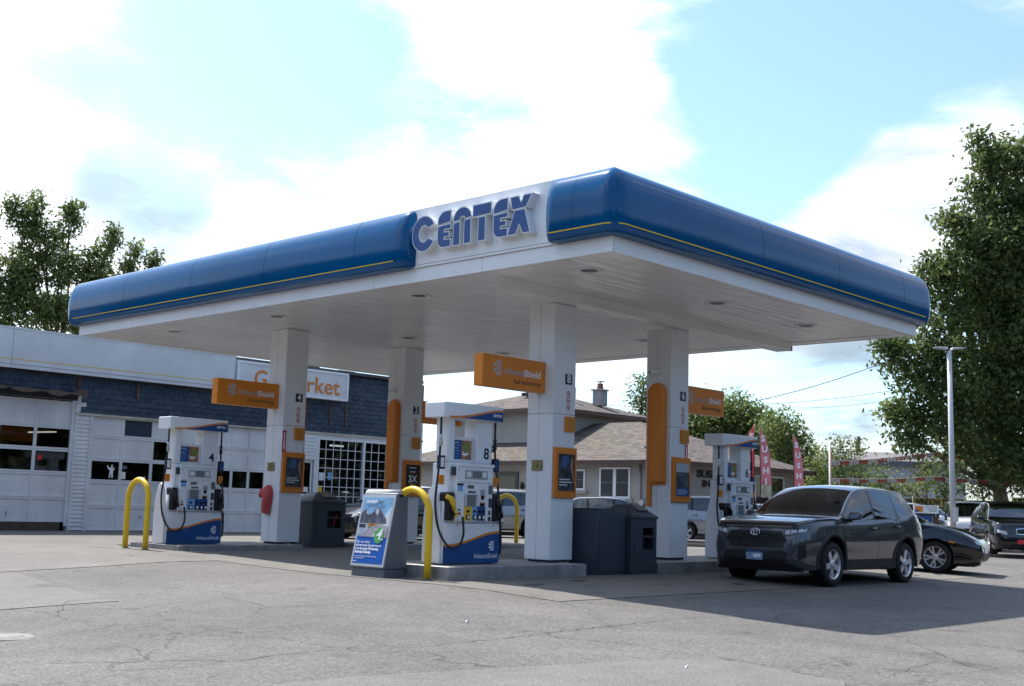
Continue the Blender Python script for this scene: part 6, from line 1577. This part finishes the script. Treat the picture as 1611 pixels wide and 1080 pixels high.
# bunting: strings of red and white fringe
BR = mat('bunting_red', (.34,.05,.04), .7, var=.2, vscale=5); BW = mat('bunting_white', (.40,.37,.35), .7, var=.2, vscale=5)
def bunting(pts, D, label, n, h_px):
    t = thing('bunting', label, 'bunting', (0,0,0), 0, 'strings of red and white fringe bunting'); h_ = h_px*D/1885.16
    def at(u):
        s = u*(len(pts)-1); i = min(int(s), len(pts)-2); f_ = s-i; a, b = pts[i], pts[i+1]
        p = atD(lerp(a[0],b[0],f_), lerp(a[1],b[1],f_)+4*f_*(1-f_)*2.5, D); return p
    MB().tube([at(k/40) for k in range(41)], .012, 5).build('string', BW, t)
    rg = random.Random(len(label))
    for k in range(n):
        a, b = at(k/n), at((k+1)/n); mb = MB(); m = 7
        for j in range(m):      # the fringe strips of one coloured length
            p, q = a.lerp(b, (j+.08)/m), a.lerp(b, (j+.92)/m); s_ = (q-p)*.0; w_ = Vector((FW.x, FW.y, 0))*rg.uniform(-.06,.06); dz = h_*rg.uniform(.75,1.0)
            mb.hexa([tuple(p-Vector((0,0,dz))+w_), tuple(q-Vector((0,0,dz))+w_), tuple(q-Vector((0,0,dz))+w_+FW*.006), tuple(p-Vector((0,0,dz))+w_+FW*.006), tuple(p), tuple(q), tuple(q+FW*.006), tuple(p+FW*.006)])
        mb.build('fringe', BR if k % 2 else BW, t)
bunting([(1306,726),(1470,712),(1660,730)], 47, 'upper string of red and white fringe crossing before the trees', 22, 7.5)
bunting([(1306,753),(1470,750),(1660,758)], 47, 'lower string of red and white fringe just above the cars', 22, 7)
# white building behind the shrubs
c = atD(1395, 800, 68); t = thing('white_building', 'low white building with a grey roof behind the shrubs', 'building', (c.x, c.y, 0), math.atan2(RT.y, RT.x))
zt = atD(1395, 727, 68).z; hw_ = 3.3
MB().box(-hw_, hw_+1.2, 0, 7, -.1, zt).build('wall', mat('far_white', (.50,.53,.58), .7, var=.06), t); MB().hexa([(-hw_-.4,-.4,zt+.001),(hw_+1.6,-.4,zt+.001),(hw_+1.6,7.4,zt+.001),(-hw_-.4,7.4,zt+.001),(-hw_-.3,1.2,zt+.62),(hw_+1.5,1.2,zt+.62),(hw_+1.5,6,zt+.62),(-hw_-.3,6,zt+.62)]).build('roof', mat('far_roof', (.20,.19,.19), .9, var=.2, vscale=2), t)
MB().box(-hw_-.42, hw_+1.62, -.44, -.36, zt-.18, zt+.06).build('gutter', GREY, t)
q = atD(1367, 800, 68)-c; u = q.dot(Vector((RT.x, RT.y, 0)).normalized()); MB().tube([(u,2,zt+.5),(u,2,zt+1.55)], .13, 10).build('pipe', BLACK, t)
# banners on the lot fence
def banner(px0, px1, y0, y1, D, word, label, m_, post=True):
    a, b = atD(px0, y0, D), atD(px1, y0, D); zt, zb_ = a.z, atD(px0, y1, D).z; r_ = Vector((b.x-a.x, b.y-a.y, 0)); L_ = r_.length; r_.normalize()
    t = thing('banner', label, 'banner', (a.x, a.y, 0), math.atan2(r_.y, r_.x), 'banners on the lot fence')
    MB().box(0, L_, -.01, .01, zb_, zt).build('cloth', m_, t)
    text('lettering', word, BLACK, (L_*.5, -.016, (zt+zb_)/2), (1,0,0), (0,0,1), (zt-zb_)*.95, t, depth=.008, width=L_*.92, bold=.012)
    for x in (0.02, L_-.02): MB().tube([(x,.03,0),(x,.03,zt+.05)], .03, 8).build('post', GREY, t)
BANM = mat('banner_yellow', (.42,.38,.12), .6, var=.15, vscale=2)
banner(1436, 1519, 783, 797, 52, 'WINDOW TINTING', 'yellow banner reading window tinting behind the parked cars', BANM); banner(1592, 1660, 783, 800, 50, 'VEHICLES', 'yellow banner cut by the right edge of the picture', BANM)
b0 = pole_z(1400, 54); b1 = pole_z(1680, 54); r_ = (b1-b0); L_ = r_.length
t = thing('lot_fence', 'low grey board fence behind the used cars', 'fence', b0, math.atan2(r_.y, r_.x))
zf = atD(1500, 786, 54).z
fb = MB().box(0, .58, -.02, .02, .1, zf-.02).mesh('board'); fb.materials.append(mat('fence_grey', (.16,.15,.14), .8, var=.3, vscale=3))
for k in range(int(L_/.6)):
    o = bpy.data.objects.new('board', fb); COL.objects.link(o); o.parent = t; o.location = (k*.6, 0, 0)
for k in range(int(L_/2.4)+1): MB().box(k*2.4-.05, k*2.4+.05, .021, .12, 0, zf+.05).build('post', GREY, t)
# small signs in front of the lot
b = pole_z(1457, 35); r_ = math.atan2(RT.y, RT.x)
t = thing('lot_sign', 'small white sign with an orange logo standing over a blue board', 'sign', b, r_)
z1, z0 = atD(1457, 795, 35).z-b.z, atD(1457, 808, 35).z-b.z
MB().box(-.37, .37, -.012, .012, z0, z1).build('panel', PAPER, t); MB().box(-.33, -.10, -.017, -.0125, z0+.04, z1-.04).build('logo_print', ORANGE, t); MB().box(-.33, -.22, -.019, -.0175, z0+.04, z0+.10).build('logo_print', PUMPBLUE, t)
for k in range(3): MB().box(-.02+.05*k, .3, -.016, -.0125, z1-.06-.06*k, z1-.045-.06*k).build('print_line', GREY, t)
MB().box(-.42, .18, .02, .05, .25, z0-.06).build('lower_board', SIGNBLUE, t); text('lettering', 'Tires', PAPER, (-.12, .017, z0-.22), (1,0,0), (0,0,1), .22, t, depth=.006, width=.36)
for x in (-.34, .30): MB().tube([(x,.03,0),(x,.03,z1)], .02, 6).build('post', GREY, t)
MB().box(.2, .36, .0, .3, 0, z0-.08).build('crate', TIMBER, t)
# kerb between forecourt and car lot
a, b = on_ground(1380, 871), on_ground(1700, 882); r_ = b-a; L_ = r_.length
kb = tag(MB().box(-8, L_+12, 0, .22, -.2, .10).build('kerb', CONCRETE), kind='structure'); kb.location = (a.x, a.y, 0); kb.rotation_euler = (0,0,math.atan2(r_.y, r_.x))
ro = tag(MB().box(-8, L_+12, .6, 3.4, -.2, .012).build('lane_strip', ROADM), kind='structure'); ro.location = (a.x, a.y, 0); ro.rotation_euler = kb.rotation_euler
# overhead wires
def wire(pts, label, r_=.018):
    P = []; A = [atD(*p) for p in pts]
    for a, b in zip(A[:-1], A[1:]):
        for k in range(14):
            t_ = k/14; p = a.lerp(b, t_); p.z -= 4*t_*(1-t_)*.22; P.append(p)
    P.append(A[-1]); tag(MB().tube(P, r_, 5).build('overhead_wire', BLACK), label, 'wire', 'overhead wires')
wire([(905,700,75),(1157,637,66),(1403,566,58),(1700,470,50)], 'thick overhead wire climbing steeply to the right into the tree', .022)
wire([(900,640,75),(1140,637,70),(1420,612,62),(1720,585,56)], 'upper thin overhead wire running nearly level behind the flags', .015); wire([(880,632,80),(1210,641,72),(1415,627,64),(1720,605,58)], 'lowest thin overhead wire running level behind the flags', .013)
